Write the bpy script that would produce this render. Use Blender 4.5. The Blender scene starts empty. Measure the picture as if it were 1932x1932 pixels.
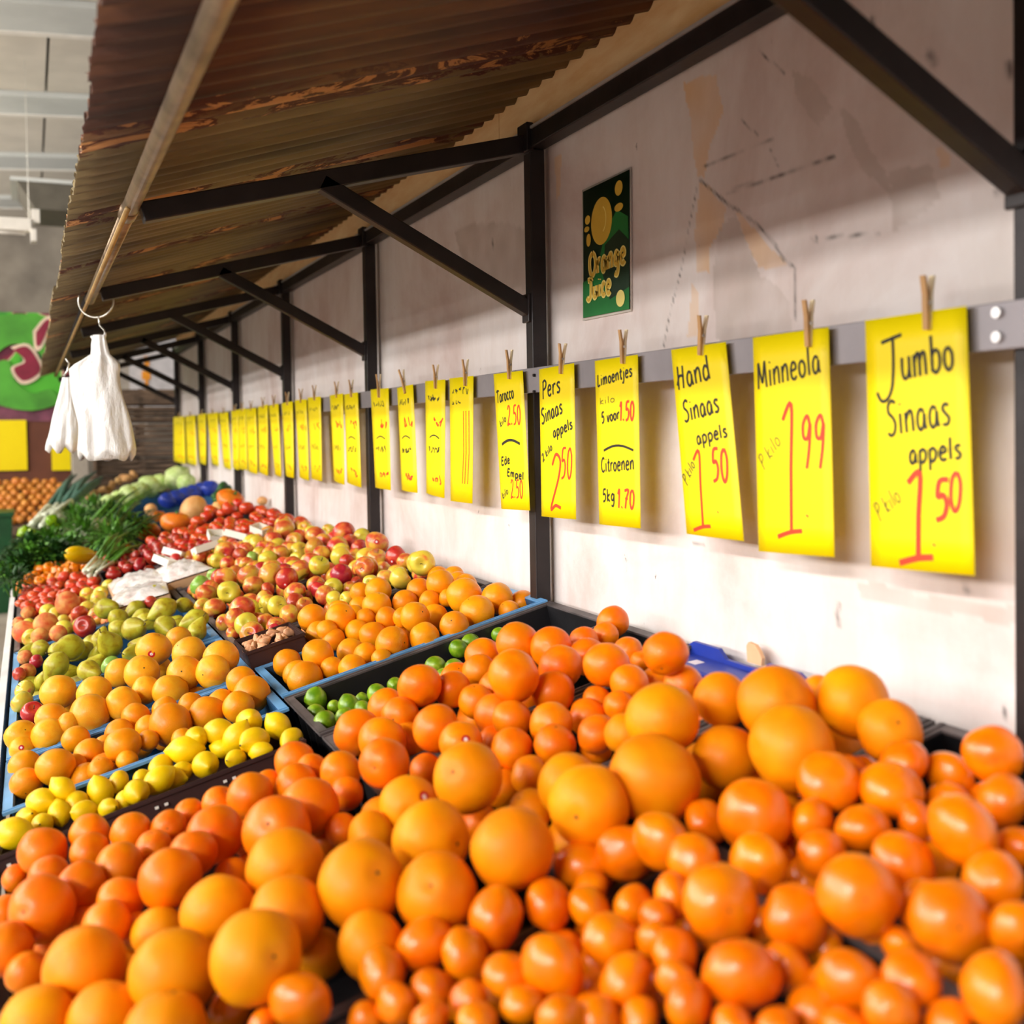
import bpy, bmesh, math, random
import numpy as np
from math import sin, cos, tan, pi, sqrt, radians, exp
from mathutils import Vector, Matrix, noise as mnoise

S = bpy.context.scene
COL = S.collection
rnd = random.Random(7)
CAMZ = 1.6

# ------------------------------------------------------------------ camera
FPX = 2003.0
YAW, PITCH, ROLL = radians(24.46), radians(1.5), radians(0.9)
PCX, PCY = 967.16, 866.13
_F = np.array([sin(YAW)*cos(PITCH), cos(YAW)*cos(PITCH), -sin(PITCH)])
_R = np.array([cos(YAW), -sin(YAW), 0.0])
_U = np.cross(_R, _F)
_R, _U = _R*cos(ROLL)-_U*sin(ROLL), _U*cos(ROLL)+_R*sin(ROLL)
EYE = np.array([0.0, 0.0, CAMZ])
cam_data = bpy.data.cameras.new('camera')
cam = bpy.data.objects.new('camera', cam_data)
COL.objects.link(cam)
cam_data.sensor_fit = 'HORIZONTAL'
cam_data.sensor_width = 36.0
cam_data.lens = 36.0*FPX/1932.0
cam_data.shift_x = (966.0-PCX)/1932.0
cam_data.shift_y = (PCY-966.0)/1932.0
cam_data.clip_start = 0.05
cam.matrix_world = Matrix(((_R[0], _U[0], -_F[0], 0), (_R[1], _U[1], -_F[1], 0), (_R[2], _U[2], -_F[2], CAMZ), (0, 0, 0, 1)))
cam_data.dof.use_dof = True
cam_data.dof.focus_distance = 2.75
cam_data.dof.aperture_fstop = 2.8
S.camera = cam

# ------------------------------------------------------------------ world and lamps
world = bpy.data.worlds.new('hall_daylight')
S.world = world
world.use_nodes = True
wb = world.node_tree.nodes['Background']
wb.inputs[0].default_value = (0.92, 0.95, 1.0, 1)
wb.inputs[1].default_value = 0.23
def strip_lamp(name, x, z, y, ly, wx, power, col=(1.0, 0.97, 0.93)):
    # long row of tube lights hung over the aisles, parallel to the stall
    d = bpy.data.lights.new(name, 'AREA')
    d.shape = 'RECTANGLE'; d.size = wx; d.size_y = ly
    d.energy = power; d.color = col
    o = bpy.data.objects.new(name, d); COL.objects.link(o)
    o.location = (x, y, z+CAMZ)
    v = Vector((0.9-x, 0, -0.3-z)).normalized()
    q = Matrix((Vector((-v.z, 0, v.x)).normalized(), Vector((0, 1, 0)), -v)).transposed()
    o.rotation_euler = q.to_euler()
    return o
strip_lamp('lamp_row', -5.2, 3.15, 2.5, 13.0, 0.55, 1400)
d_ = bpy.data.lights.new('ceiling_fill', 'AREA'); d_.shape = 'RECTANGLE'; d_.size = 1.2; d_.size_y = 10; d_.energy = 520; d_.color = (1, .96, .9)  # added unseen light that brightens the hall ceiling in place of bounce
o_ = bpy.data.objects.new('ceiling_fill', d_); COL.objects.link(o_); o_.location = (-4.2, 12.0, CAMZ+1.3); o_.rotation_euler = (pi, 0.0, 0)
strip_lamp('lamp_row', -9.0, 1.82, 3.0, 16.0, 0.30, 420)
strip_lamp('lamp_row', -9.0, 2.40, 3.0, 16.0, 0.30, 360)
S.view_settings.view_transform = 'Standard'
S.view_settings.look = 'None'
S.view_settings.exposure = 0.40
S.view_settings.gamma = 1.0
S.view_settings.use_curve_mapping = False
try:
    S.cycles.max_bounces = 6; S.cycles.diffuse_bounces = 4; S.cycles.glossy_bounces = 3
    S.cycles.transmission_bounces = 4; S.cycles.transparent_max_bounces = 6
    S.cycles.use_denoising = True
    S.cycles.sample_clamp_indirect = 8.0
except Exception:
    pass

# ------------------------------------------------------------------ survey helpers (measurements -> metres)
TA, TB = -0.7368, 0.2454            # the sloping stand: z = TA + TB*x (relative to the eye)
def ray(px, py): return _F+_R*(px-PCX)/FPX+_U*(PCY-py)/FPX
def onx(px, py, X):
    r = ray(px, py); return r*X/r[0]
def ony(px, py, Y):
    r = ray(px, py); return r*Y/r[1]
def ontab(px, py, e=0.0):
    r = ray(px, py); return r*((TA+e)/(r[2]-TB*r[0]))
def proj(p):
    D = p@_F
    return PCX+FPX*(p@_R)/D, PCY-FPX*(p@_U)/D, D
def tabz(x, e=0.0): return TA+TB*x+e+CAMZ
THETA = math.atan(TB)

# ------------------------------------------------------------------ object helpers
def tag(o, label=None, cat=None, group=None, kind=None):
    if label: o['label'] = label
    if cat: o['category'] = cat
    if group: o['group'] = group
    if kind: o['kind'] = kind
    return o
def empty(name, loc=(0, 0, 0), rot=(0, 0, 0)):
    o = bpy.data.objects.new(name, None); COL.objects.link(o)
    o.location = loc; o.rotation_euler = rot; o.empty_display_size = 0.05
    return o
def smooth(me, on=True):
    me.polygons.foreach_set('use_smooth', [on]*len(me.polygons))
def link(name, me, parent=None, loc=None):
    o = bpy.data.objects.new(name, me); COL.objects.link(o)
    if parent: o.parent = parent
    if loc is not None: o.location = loc
    return o
class MB:
    def __init__(s): s.v = []; s.f = []
    def quadbox(s, c, h, M=None):
        n = len(s.v)
        for dx in (-1, 1):
            for dy in (-1, 1):
                for dz in (-1, 1):
                    p = Vector((dx*h[0], dy*h[1], dz*h[2]))
                    if M is not None: p = M @ p
                    s.v.append((c[0]+p[0], c[1]+p[1], c[2]+p[2]))
        s.f += [tuple(n+i for i in q) for q in ((0, 1, 3, 2), (4, 6, 7, 5), (0, 4, 5, 1), (2, 3, 7, 6), (0, 2, 6, 4), (1, 5, 7, 3))]
        return s
    def box(s, a, b):
        return s.quadbox([(a[i]+b[i])/2 for i in range(3)], [abs(b[i]-a[i])/2 for i in range(3)])
    def bar(s, a, b, w, h, up=(0, 0, 1)):
        a = Vector(a); b = Vector(b); d = (b-a); L = d.length; d.normalize()
        side = d.cross(Vector(up)).normalized(); u = side.cross(d).normalized()
        M = Matrix((side, d, u)).transposed()
        return s.quadbox((a+b)/2, (w/2, L/2, h/2), M)
    def tube(s, pts, r, n=10, caps=True):
        pts = [Vector(p) for p in pts]; base = len(s.v)
        rr = r if isinstance(r, (list, tuple)) else [r]*len(pts)
        ref = Vector((0.13, 0.31, 0.94))
        for i, p in enumerate(pts):
            d = (pts[min(i+1, len(pts)-1)]-pts[max(i-1, 0)]).normalized()
            a = d.cross(ref)
            if a.length < 0.1: a = d.cross(Vector((1, 0, 0)))
            a.normalize(); b = d.cross(a)
            for k in range(n):
                t = 2*pi*k/n
                s.v.append(tuple(p+(a*cos(t)+b*sin(t))*rr[i]))
        for i in range(len(pts)-1):
            for k in range(n):
                k2 = (k+1) % n
                s.f.append((base+i*n+k, base+i*n+k2, base+(i+1)*n+k2, base+(i+1)*n+k))
        if caps:
            s.f.append(tuple(base+k for k in range(n))[::-1])
            s.f.append(tuple(base+(len(pts)-1)*n+k for k in range(n)))
        return s
    def mesh(s, name, mat=None, sm=False):
        me = bpy.data.meshes.new(name); me.from_pydata(s.v, [], s.f); me.update()
        bm = bmesh.new(); bm.from_mesh(me); bmesh.ops.recalc_face_normals(bm, faces=bm.faces); bm.to_mesh(me); bm.free()
        if mat: me.materials.append(mat)
        if sm: smooth(me)
        return me
    def build(s, name, mat, parent=None, sm=False, bevel=0):
        o = link(name, s.mesh(name, mat, sm), parent)
        if bevel:
            m = o.modifiers.new('bevel', 'BEVEL'); m.width = bevel; m.segments = 2; m.limit_method = 'ANGLE'
        return o

# ------------------------------------------------------------------ materials
def lin(c):
    return tuple((x/255/12.92 if x/255 <= 0.04045 else ((x/255+0.055)/1.055)**2.4) for x in c)
def new_mat(name):
    m = bpy.data.materials.new(name); m.use_nodes = True
    nt = m.node_tree; b = nt.nodes['Principled BSDF']
    return m, nt, b
def N(nt, t, **kw):
    n = nt.nodes.new(t)
    for k, v in kw.items():
        if k.startswith('i_'):
            n.inputs[k[2:].replace('_', ' ')].default_value = v
        else: setattr(n, k, v)
    return n
def ramp(nt, stops, fac):
    r = N(nt, 'ShaderNodeValToRGB')
    el = r.color_ramp.elements
    while len(el) < len(stops): el.new(0.5)
    for e, (p, c) in zip(el, stops):
        e.position = p; e.color = (*c, 1)
    nt.links.new(fac, r.inputs[0]); return r
def noise_tex(nt, scale, vec=None, detail=4, rough=0.55, dist=0.0):
    n = N(nt, 'ShaderNodeTexNoise'); n.inputs['Scale'].default_value = scale
    n.inputs['Detail'].default_value = detail; n.inputs['Roughness'].default_value = rough; n.inputs['Distortion'].default_value = dist
    if vec is not None: nt.links.new(vec, n.inputs['Vector'])
    return n
def mapping(nt, scale=(1, 1, 1), src='Object', rand=False):
    tc = N(nt, 'ShaderNodeTexCoord'); mp = N(nt, 'ShaderNodeMapping')
    mp.inputs['Scale'].default_value = scale
    nt.links.new(tc.outputs[src], mp.inputs['Vector'])
    if rand:
        oi = N(nt, 'ShaderNodeObjectInfo'); mu = N(nt, 'ShaderNodeVectorMath', operation='SCALE')
        mu.inputs[0].default_value = (37., 91., 53.); nt.links.new(oi.outputs['Random'], mu.inputs['Scale'])
        nt.links.new(mu.outputs[0], mp.inputs['Location'])
    return mp.outputs[0]
def mixc(nt, fac, a, b, mode='MIX'):
    m = N(nt, 'ShaderNodeMix', data_type='RGBA', blend_type=mode)
    for sock, v in ((m.inputs[0], fac), (m.inputs[6], a), (m.inputs[7], b)):
        if isinstance(v, (int, float)): sock.default_value = v
        elif isinstance(v, tuple): sock.default_value = (*v, 1)
        else: nt.links.new(v, sock)
    return m.outputs[2]
def bump(nt, b, h, strength=0.3, dist=0.01):
    n = N(nt, 'ShaderNodeBump'); n.inputs['Strength'].default_value = strength; n.inputs['Distance'].default_value = dist
    nt.links.new(h, n.inputs['Height']); nt.links.new(n.outputs[0], b.inputs['Normal'])
def plain(name, rgb, rough=0.5, metal=0.0, var=0.12, scale=8, bmp=0.1, spec=0.5):
    m, nt, b = new_mat(name); c = lin(rgb)
    v = mapping(nt, rand=True)
    n = noise_tex(nt, scale, v, 5)
    r = ramp(nt, [(0.3, tuple(x*(1-var*1.6) for x in c)), (0.7, tuple(min(1, x*(1+var)) for x in c))], n.outputs[0])
    nt.links.new(r.outputs[0], b.inputs['Base Color'])
    b.inputs['Roughness'].default_value = rough; b.inputs['Metallic'].default_value = metal
    b.inputs['Specular IOR Level'].default_value = spec
    if bmp: bump(nt, b, noise_tex(nt, scale*6, v, 4).outputs[0], bmp, 0.004)
    return m
def fruit_mat(name, stops, rough=0.38, pores=0.25, scale=1.1, coat=0.25, spec=0.32, pscale=30, sss=0.0, hue=0.006):
    # stops over a soft per-fruit noise; object random shifts it
    m, nt, b = new_mat(name)
    v = mapping(nt, rand=True)
    n = noise_tex(nt, scale, v, 3, 0.5, 0.4)
    r = ramp(nt, [(p, lin(c)) for p, c in stops], n.outputs[0])
    oi = N(nt, 'ShaderNodeObjectInfo')
    hs = N(nt, 'ShaderNodeHueSaturation')
    mr = N(nt, 'ShaderNodeMapRange'); mr.inputs['To Min'].default_value = 0.5-hue; mr.inputs['To Max'].default_value = 0.5+hue
    nt.links.new(oi.outputs['Random'], mr.inputs['Value']); nt.links.new(mr.outputs[0], hs.inputs['Hue'])
    mr2 = N(nt, 'ShaderNodeMapRange'); mr2.inputs['To Min'].default_value = 0.80; mr2.inputs['To Max'].default_value = 0.98
    ml = N(nt, 'ShaderNodeMath', operation='FRACT'); mm = N(nt, 'ShaderNodeMath', operation='MULTIPLY'); mm.inputs[1].default_value = 17.3
    nt.links.new(oi.outputs['Random'], mm.inputs[0]); nt.links.new(mm.outputs[0], ml.inputs[0]); nt.links.new(ml.outputs[0], mr2.inputs['Value'])
    nt.links.new(mr2.outputs[0], hs.inputs['Value'])
    nt.links.new(r.outputs[0], hs.inputs['Color'])
    # small scars and freckles
    fr = noise_tex(nt, 14, v, 2, 0.6)
    fm = ramp(nt, [(0.70, (1, 1, 1)), (0.78, (0.62, 0.5, 0.38))], fr.outputs[0])
    c = mixc(nt, 0.55, hs.outputs[0], fm.outputs[0], 'MULTIPLY')
    nt.links.new(c, b.inputs['Base Color'])
    b.inputs['Roughness'].default_value = rough
    b.inputs['Coat Weight'].default_value = coat; b.inputs['Coat Roughness'].default_value = 0.26
    b.inputs['Specular IOR Level'].default_value = spec
    if sss:
        b.inputs['Subsurface Weight'].default_value = sss; b.inputs['Subsurface Radius'].default_value = (0.02, 0.006, 0.002); b.inputs['Subsurface Scale'].default_value = 0.4
    if pores: bump(nt, b, noise_tex(nt, pscale, v, 1).outputs[0], pores, 0.0015)
    return m
M = {}
M['jumbo'] = fruit_mat('peel_deep_orange', [(0.30, (250, 138, 0)), (0.70, (255, 158, 0))], 0.45, 0.35, coat=0.05, spec=0.22)
M['hand'] = fruit_mat('peel_red_orange', [(0.30, (253, 112, 0)), (0.70, (255, 140, 0))], 0.36, 0.3, coat=0.22, spec=0.25)
M['minneola'] = fruit_mat('peel_glossy_mandarin', [(0.25, (246, 112, 0)), (0.60, (254, 134, 0)), (0.85, (244, 150, 4))], 0.26, 0.15, coat=0.5, spec=0.3)
M['blond'] = fruit_mat('peel_light_orange', [(0.30, (252, 142, 4)), (0.70, (255, 166, 16))], 0.36, 0.3, coat=0.18, spec=0.25)
M['grapefruit'] = fruit_mat('peel_grapefruit', [(0.30, (252, 158, 16)), (0.55, (253, 180, 36)), (0.75, (252, 146, 20))], 0.36, 0.3, coat=0.18, spec=0.25)
M['lemon'] = fruit_mat('peel_lemon', [(0.30, (254, 202, 0)), (0.70, (255, 218, 16))], 0.36, 0.3, coat=0.2)
M['lime'] = fruit_mat('peel_lime', [(0.30, (88, 134, 10)), (0.55, (134, 172, 26)), (0.80, (184, 204, 64))], 0.28, 0.25, coat=0.5)
M['pear'] = fruit_mat('pear_skin', [(0.28, (150, 120, 24)), (0.45, (186, 170, 36)), (0.75, (200, 200, 62))], 0.4, 0.1, 1.6, coat=0.2)
M['apple'] = fruit_mat('apple_skin_blush', [(0.34, (200, 60, 44)), (0.45, (224, 100, 58)), (0.57, (238, 176, 66)), (0.72, (232, 204, 72))], 0.27, 0.0, 0.8, coat=0.5, hue=0.01)
M['apple_red'] = fruit_mat('apple_skin_red', [(0.40, (176, 34, 36)), (0.60, (210, 70, 50)), (0.75, (232, 140, 70))], 0.27, 0.0, 0.8, coat=0.5, hue=0.01)
M['apple_yellow'] = fruit_mat('apple_skin_yellow', [(0.3, (230, 130, 56)), (0.42, (236, 204, 66)), (0.7, (220, 210, 70))], 0.27, 0.0, 0.8, coat=0.5, hue=0.01)
M['apple_green'] = fruit_mat('apple_skin_green', [(0.3, (130, 180, 50)), (0.7, (188, 216, 110))], 0.27, 0.0, 0.8, coat=0.5, hue=0.01)
M['tomato'] = fruit_mat('tomato_skin', [(0.3, (208, 50, 22)), (0.7, (236, 92, 44))], 0.2, 0.0, coat=0.6)
M['plum_tomato'] = fruit_mat('plum_tomato_skin', [(0.3, (150, 24, 20)), (0.7, (196, 52, 40))], 0.2, 0.0, coat=0.6)
M['squash'] = fruit_mat('squash_skin', [(0.3, (240, 110, 16)), (0.7, (250, 150, 50))], 0.35, 0.1, coat=0.2)
M['melon'] = fruit_mat('melon_skin', [(0.3, (232, 160, 90)), (0.7, (246, 196, 130))], 0.5, 0.1, coat=0.1)
M['peach'] = fruit_mat('peach_skin', [(0.35, (230, 90, 50)), (0.65, (250, 180, 100))], 0.55, 0.1, coat=0.0)
M['cabbage'] = fruit_mat('cabbage_leaf', [(0.3, (168, 204, 96)), (0.7, (224, 238, 176))], 0.45, 0.3, 2.0, coat=0.1)
M['potato'] = fruit_mat('potato_skin', [(0.3, (190, 140, 84)), (0.7, (220, 172, 112))], 0.7, 0.3, coat=0.0)
M['onion'] = fruit_mat('onion_skin', [(0.3, (206, 116, 36)), (0.7, (240, 166, 76))], 0.4, 0.1, coat=0.2)
M['pepper_orange'] = fruit_mat('orange_pepper_skin', [(0.3, (244, 120, 6)), (0.7, (252, 156, 20))], 0.22, 0.0, coat=0.6)
M['pepper_green'] = fruit_mat('green_pepper_skin', [(0.3, (110, 160, 20)), (0.7, (164, 200, 20))], 0.22, 0.0, coat=0.6)
M['courgette'] = fruit_mat('courgette_skin', [(0.3, (250, 200, 0)), (0.7, (255, 218, 20))], 0.3, 0.0, coat=0.4)
M['stem'] = plain('fruit_stem', (86, 72, 30), 0.8)
M['button'] = plain('fruit_button', (52, 46, 18), 0.8)
M['greencalyx'] = plain('green_calyx', (60, 110, 30), 0.6)
M['leaf_dark'] = plain('leaf_dark_green', (44, 92, 34), 0.55, var=0.35, scale=20)
M['leaf_mid'] = plain('leaf_fresh_green', (84, 140, 40), 0.5, var=0.35, scale=20)
M['leaf_blue'] = plain('leek_leaf', (70, 112, 96), 0.5, var=0.3, scale=14)
M['leek_white'] = plain('leek_white', (226, 232, 208), 0.5)
M['sticker_red'] = plain('sticker_red', (196, 20, 30), 0.4, var=0.02, bmp=0)
M['sticker_white'] = plain('sticker_white', (235, 225, 230), 0.4, var=0.02, bmp=0)
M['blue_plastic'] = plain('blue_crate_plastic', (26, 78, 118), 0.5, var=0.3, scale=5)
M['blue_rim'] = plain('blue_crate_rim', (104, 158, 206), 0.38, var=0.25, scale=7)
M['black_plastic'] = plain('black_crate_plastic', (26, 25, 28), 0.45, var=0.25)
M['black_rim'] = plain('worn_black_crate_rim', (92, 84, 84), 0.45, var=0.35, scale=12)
M['brown_box'] = plain('dark_brown_box_board', (54, 24, 20), 0.6, var=0.15)
M['royal_plastic'] = plain('royal_blue_plastic', (36, 58, 156), 0.4, var=0.12)
M['tan_card'] = plain('raw_cardboard', (222, 176, 134), 0.8)
M['white_board'] = plain('white_painted_board', (226, 224, 222), 0.5, var=0.15, scale=3)
M['steel'] = plain('dark_painted_steel', (46, 40, 40), 0.42, 0.35, var=0.3, scale=6, bmp=0.15)
M['pipe'] = plain('weathered_galvanised_pipe', (156, 134, 110), 0.4, 0.7, var=0.3, scale=14, bmp=0.2)
M['zinc'] = plain('brushed_aluminium_rail', (150, 144, 148), 0.45, 0.35, var=0.12, scale=5)
M['bolt'] = plain('bright_bolt', (225, 222, 220), 0.3, 0.5)
M['brass'] = plain('bamboo_rod', (176, 140, 84), 0.45, 0.1, var=0.2)
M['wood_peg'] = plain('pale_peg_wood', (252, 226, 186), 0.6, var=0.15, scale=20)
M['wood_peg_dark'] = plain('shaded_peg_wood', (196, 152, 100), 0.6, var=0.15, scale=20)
M['wire'] = plain('hook_wire', (210, 206, 196), 0.3, 0.8)
M['ink'] = plain('black_marker', (28, 24, 14), 0.6, var=0.02, bmp=0)
M['ink_thin'] = plain('faded_marker', (88, 80, 20), 0.6, var=0.02, bmp=0)
M['ink_red'] = plain('red_marker', (236, 56, 16), 0.5, var=0.04, bmp=0)
M['paper'] = plain('yellow_card', (255, 228, 0), 0.45, var=0.03, scale=3, bmp=0.03, spec=0.35)
M['timber'] = plain('old_crate_timber', (112, 90, 72), 0.8, var=0.4, scale=6, bmp=0.3)
M['column'] = plain('concrete_column_paint', (168, 158, 146), 0.7)
M['brown_wall'] = plain('brown_painted_board', (112, 62, 40), 0.6, var=0.15, scale=3)
M['green_bin'] = plain('green_bin_plastic', (16, 74, 36), 0.4)
M['ceil_panel'] = plain('cream_ceiling_panel', (214, 206, 192), 0.75, var=0.08, scale=2)
M['ceil_beam'] = plain('grey_ceiling_beam', (206, 208, 204), 0.6, var=0.06, scale=2)
M['white_paint'] = plain('white_paint', (238, 232, 222), 0.5, var=0.05)
M['dark_panel'] = plain('dark_duct_panel', (96, 90, 78), 0.6)
# ================================================================== SETTING
def V(p): return (float(p[0]), float(p[1]), float(p[2]))
def up(p): return (float(p[0]), float(p[1]), float(p[2])+CAMZ)   # survey -> world
WALLX = 1.262
POST_Y = [-0.49, 0.998]+[1.036+1.49*i for i in range(1, 7)]

# floor
fm, nt, b = new_mat('worn_concrete_floor')
v = mapping(nt, (1, 1, 1)); n1 = noise_tex(nt, 1.5, v, 6); n2 = noise_tex(nt, 30, v, 3)
c = ramp(nt, [(0.3, lin((138, 126, 114))), (0.7, lin((186, 176, 164)))], n1.outputs[0])
nt.links.new(mixc(nt, 0.25, c.outputs[0], n2.outputs[0], 'MULTIPLY'), b.inputs['Base Color']); b.inputs['Roughness'].default_value = 0.55
fl = MB().box((-14, -4, -0.1), (1.4, 22, 0)).build('floor', fm); tag(fl, 'worn grey concrete hall floor', kind='structure')

# ---- long plaster wall, one mesh per panel between the posts, stains held in a colour attribute
def wall_material():
    m, nt, b = new_mat('old_painted_wall')
    v = mapping(nt, (1, 1, 1))
    at = N(nt, 'ShaderNodeAttribute', attribute_name='stain')
    base = ramp(nt, [(0.3, lin((204, 182, 176))), (0.52, lin((228, 218, 215))), (0.8, lin((236, 231, 229)))], noise_tex(nt, 1.6, v, 7, 0.6, 0.6).outputs[0])
    vs = mapping(nt, (1, 3, 1.1))
    streak = ramp(nt, [(0.40, (0.90, 0.86, 0.83)), (0.6, (1, 1, 1))], noise_tex(nt, 2.2, vs, 6, 0.65).outputs[0])
    c = mixc(nt, 0.75, base.outputs[0], streak.outputs[0], 'MULTIPLY')
    c = mixc(nt, at.outputs['Fac'], c, lin((226, 186, 132)))
    sep = N(nt, 'ShaderNodeSeparateColor'); nt.links.new(at.outputs['Color'], sep.inputs[0])
    c2 = mixc(nt, sep.outputs[0], mixc(nt, 0.75, base.outputs[0], streak.outputs[0], 'MULTIPLY'), lin((228, 180, 118)))
    c2 = mixc(nt, sep.outputs[1], c2, lin((176, 160, 150)))
    c2 = mixc(nt, sep.outputs[2], c2, lin((40, 32, 30)))
    # chips: tiny dark pits, longer vertically
    vp = mapping(nt, (1, 1.5, 0.8))
    pit = noise_tex(nt, 17, vp, 5, 0.7, 0.3)
    pm = ramp(nt, [(0.675, (0, 0, 0)), (0.72, (1, 1, 1))], pit.outputs[0])
    area = ramp(nt, [(0.45, (0, 0, 0)), (0.62, (1, 1, 1))], noise_tex(nt, 1.1, v, 3).outputs[0])
    mk = N(nt, 'ShaderNodeMath', operation='MULTIPLY'); nt.links.new(pm.outputs[0], mk.inputs[0]); nt.links.new(area.outputs[0], mk.inputs[1])
    c2 = mixc(nt, mk.outputs[0], c2, lin((92, 74, 66)))
    nt.links.new(c2, b.inputs['Base Color']); b.inputs['Roughness'].default_value = 0.62
    bump(nt, b, noise_tex(nt, 9, v, 7, 0.65).outputs[0], 0.35, 0.006)
    return m
WM = wall_material()
def inpoly(p, poly):
    x, y = p; r = False; j = len(poly)-1
    for i in range(len(poly)):
        xi, yi = poly[i]; xj, yj = poly[j]
        if (yi > y) != (yj > y) and x < (xj-xi)*(y-yi)/(yj-yi)+xi: r = not r
        j = i
    return r
def wpoly(pts):
    return [(float(q[1]), float(q[2])) for q in (onx(x, y, WALLX-0.01) for x, y in pts)]
TAN = [wpoly([(1286, 150), (1345, 140), (1352, 205), (1330, 270), (1318, 335), (1305, 335), (1296, 250)]),
       wpoly([(1308, 345), (1330, 350), (1362, 390), (1352, 430), (1330, 470), (1330, 520), (1308, 520), (1305, 430)]),
       wpoly([(1375, 400), (1420, 430), (1450, 470), (1478, 500), (1455, 512), (1425, 505), (1400, 450)]),
       wpoly([(1755, 280), (1780, 295), (1775, 330), (1758, 325)]),
       wpoly([(1040, 295), (1052, 290), (1050, 360), (1042, 370)]),
       wpoly([(1290, 640), (1310, 640), (1310, 560), (1296, 540)])]
GREY = [wpoly([(1345, 430), (1375, 405), (1410, 470), (1425, 520), (1480, 560), (1490, 640), (1340, 640), (1338, 520)]),
        wpoly([(1570, 190), (1610, 220), (1650, 300), (1670, 380), (1640, 340), (1600, 280)]),
        wpoly([(1490, 130), (1530, 150), (1560, 200), (1530, 230), (1500, 190)]),
        wpoly([(1660, 330), (1740, 320), (1760, 380), (1680, 440)]),
        wpoly([(1600, 1110), (1932, 1140), (1932, 1180), (1610, 1140)]),
        wpoly([(850, 440), (900, 420), (990, 430), (985, 540), (880, 540)])]
CRACK = [([(1310, 338), (1345, 365), (1370, 390), (1420, 420), (1455, 460), (1470, 490), (1490, 505), (1493, 560), (1492, 600)], 0.0035),
         ([(1306, 350), (1285, 470), (1262, 570), (1243, 655)], 0.0022),
         ([(1365, 365), (1420, 345), (1480, 320), (1520, 305), (1565, 295)], 0.0035),
         ([(1320, 315), (1350, 300), (1400, 285), (1450, 262)], 0.0022),
         ([(1445, 280), (1465, 318)], 0.0018), ([(1420, 90), (1450, 115), (1470, 135)], 0.002),
         ([(1390, 225), (1400, 240), (1425, 255)], 0.002), ([(1530, 440), (1535, 455), (1520, 452), (1650, 438)], 0.0022),
         ([(1745, 100), (1755, 118)], 0.008), ([(1893, 120), (1897, 150)], 0.006), ([(1637, 30), (1640, 48)], 0.006),
         ([(1574, 1148), (1570, 1162), (1575, 1182)], 0.006), ([(1812, 1092), (1816, 1112)], 0.007), ([(1870, 365), (1900, 358)], 0.004),
         ([(1300, 1027), (1322, 1029)], 0.0018), ([(1885, 1340), (1888, 1360)], 0.004), ([(925, 440), (922, 470)], 0.004)]
CRACK = [(wpoly(p), w) for p, w in CRACK]
def segd(p, a, b):
    ax, ay = a; bx, by = b; dx, dy = bx-ax, by-ay
    t = max(0, min(1, ((p[0]-ax)*dx+(p[1]-ay)*dy)/(dx*dx+dy*dy+1e-12)))
    return sqrt((p[0]-ax-t*dx)**2+(p[1]-ay-t*dy)**2)
wall = empty('wall_right', (WALLX, 0, 0)); tag(wall, 'old painted plaster wall behind the stall', kind='structure')
def wall_panel(y0, y1, z0, z1, step):
    ny = max(1, int(round((y1-y0)/step))); nz = max(1, int(round((z1-z0)/step)))
    Y = np.linspace(y0, y1, ny+1); Z = np.linspace(z0, z1, nz+1)
    vs = [(0.0, y, z) for y in Y for z in Z]
    fs = [(i*(nz+1)+j, i*(nz+1)+j+1, (i+1)*(nz+1)+j+1, (i+1)*(nz+1)+j) for i in range(ny) for j in range(nz)]
    n0 = len(vs)  # give the slab its thickness
    vs += [(0.12, y0, z0), (0.12, y0, z1), (0.12, y1, z1), (0.12, y1, z0)]
    c = [0, nz, ny*(nz+1)+nz, ny*(nz+1)]
    fs += [(n0, n0+1, n0+2, n0+3)]
    fs += [(c[i], n0+i, n0+(i+1) % 4, c[(i+1) % 4]) for i in range(4)]
    me = bpy.data.meshes.new('wall_panel'); me.from_pydata(vs, [], fs); me.update()
    me.materials.append(WM)
    ca = me.color_attributes.new('stain', 'FLOAT_COLOR', 'POINT')
    data = np.zeros((len(vs), 4), dtype=np.float32); data[:, 3] = 1
    near = y0 < 4.0
    for k, (x, y, z) in enumerate(vs[:n0]):
        if not near: break
        zr = z-CAMZ
        if zr < -0.45 or zr > 1.3: continue
        nv = mnoise.noise_vector(Vector((y*9, z*9, 0)))
        p = (y+nv[0]*0.018, zr+nv[1]*0.018)
        if any(inpoly(p, q) for q in TAN): data[k, 0] = 0.48+0.3*mnoise.noise(Vector((y*12, z*12, 5)))
        if any(inpoly(p, q) for q in GREY): data[k, 1] = 0.40+0.35*mnoise.noise(Vector((y*14, z*14, 3)))
        p = (y+nv[0]*0.006, zr+nv[1]*0.006)
        for pl, w in CRACK:
            if p[0] < min(a[0] for a in pl)-0.02 or p[0] > max(a[0] for a in pl)+0.02: continue
            dd = min(segd(p, pl[i], pl[i+1]) for i in range(len(pl)-1))
            br = 0.5+0.8*mnoise.noise(Vector((y*45, z*45, 7)))
            if dd < w*1.3: data[k, 2] = max(data[k, 2], min(0.85, 0.9*max(0.1, br)*(1.3-dd/w)))
    ca.data.foreach_set('color', data.ravel())
    return link('wall_panel', me, wall)
js = [-1.5]+[p+0.052 for p in POST_Y]
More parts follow.
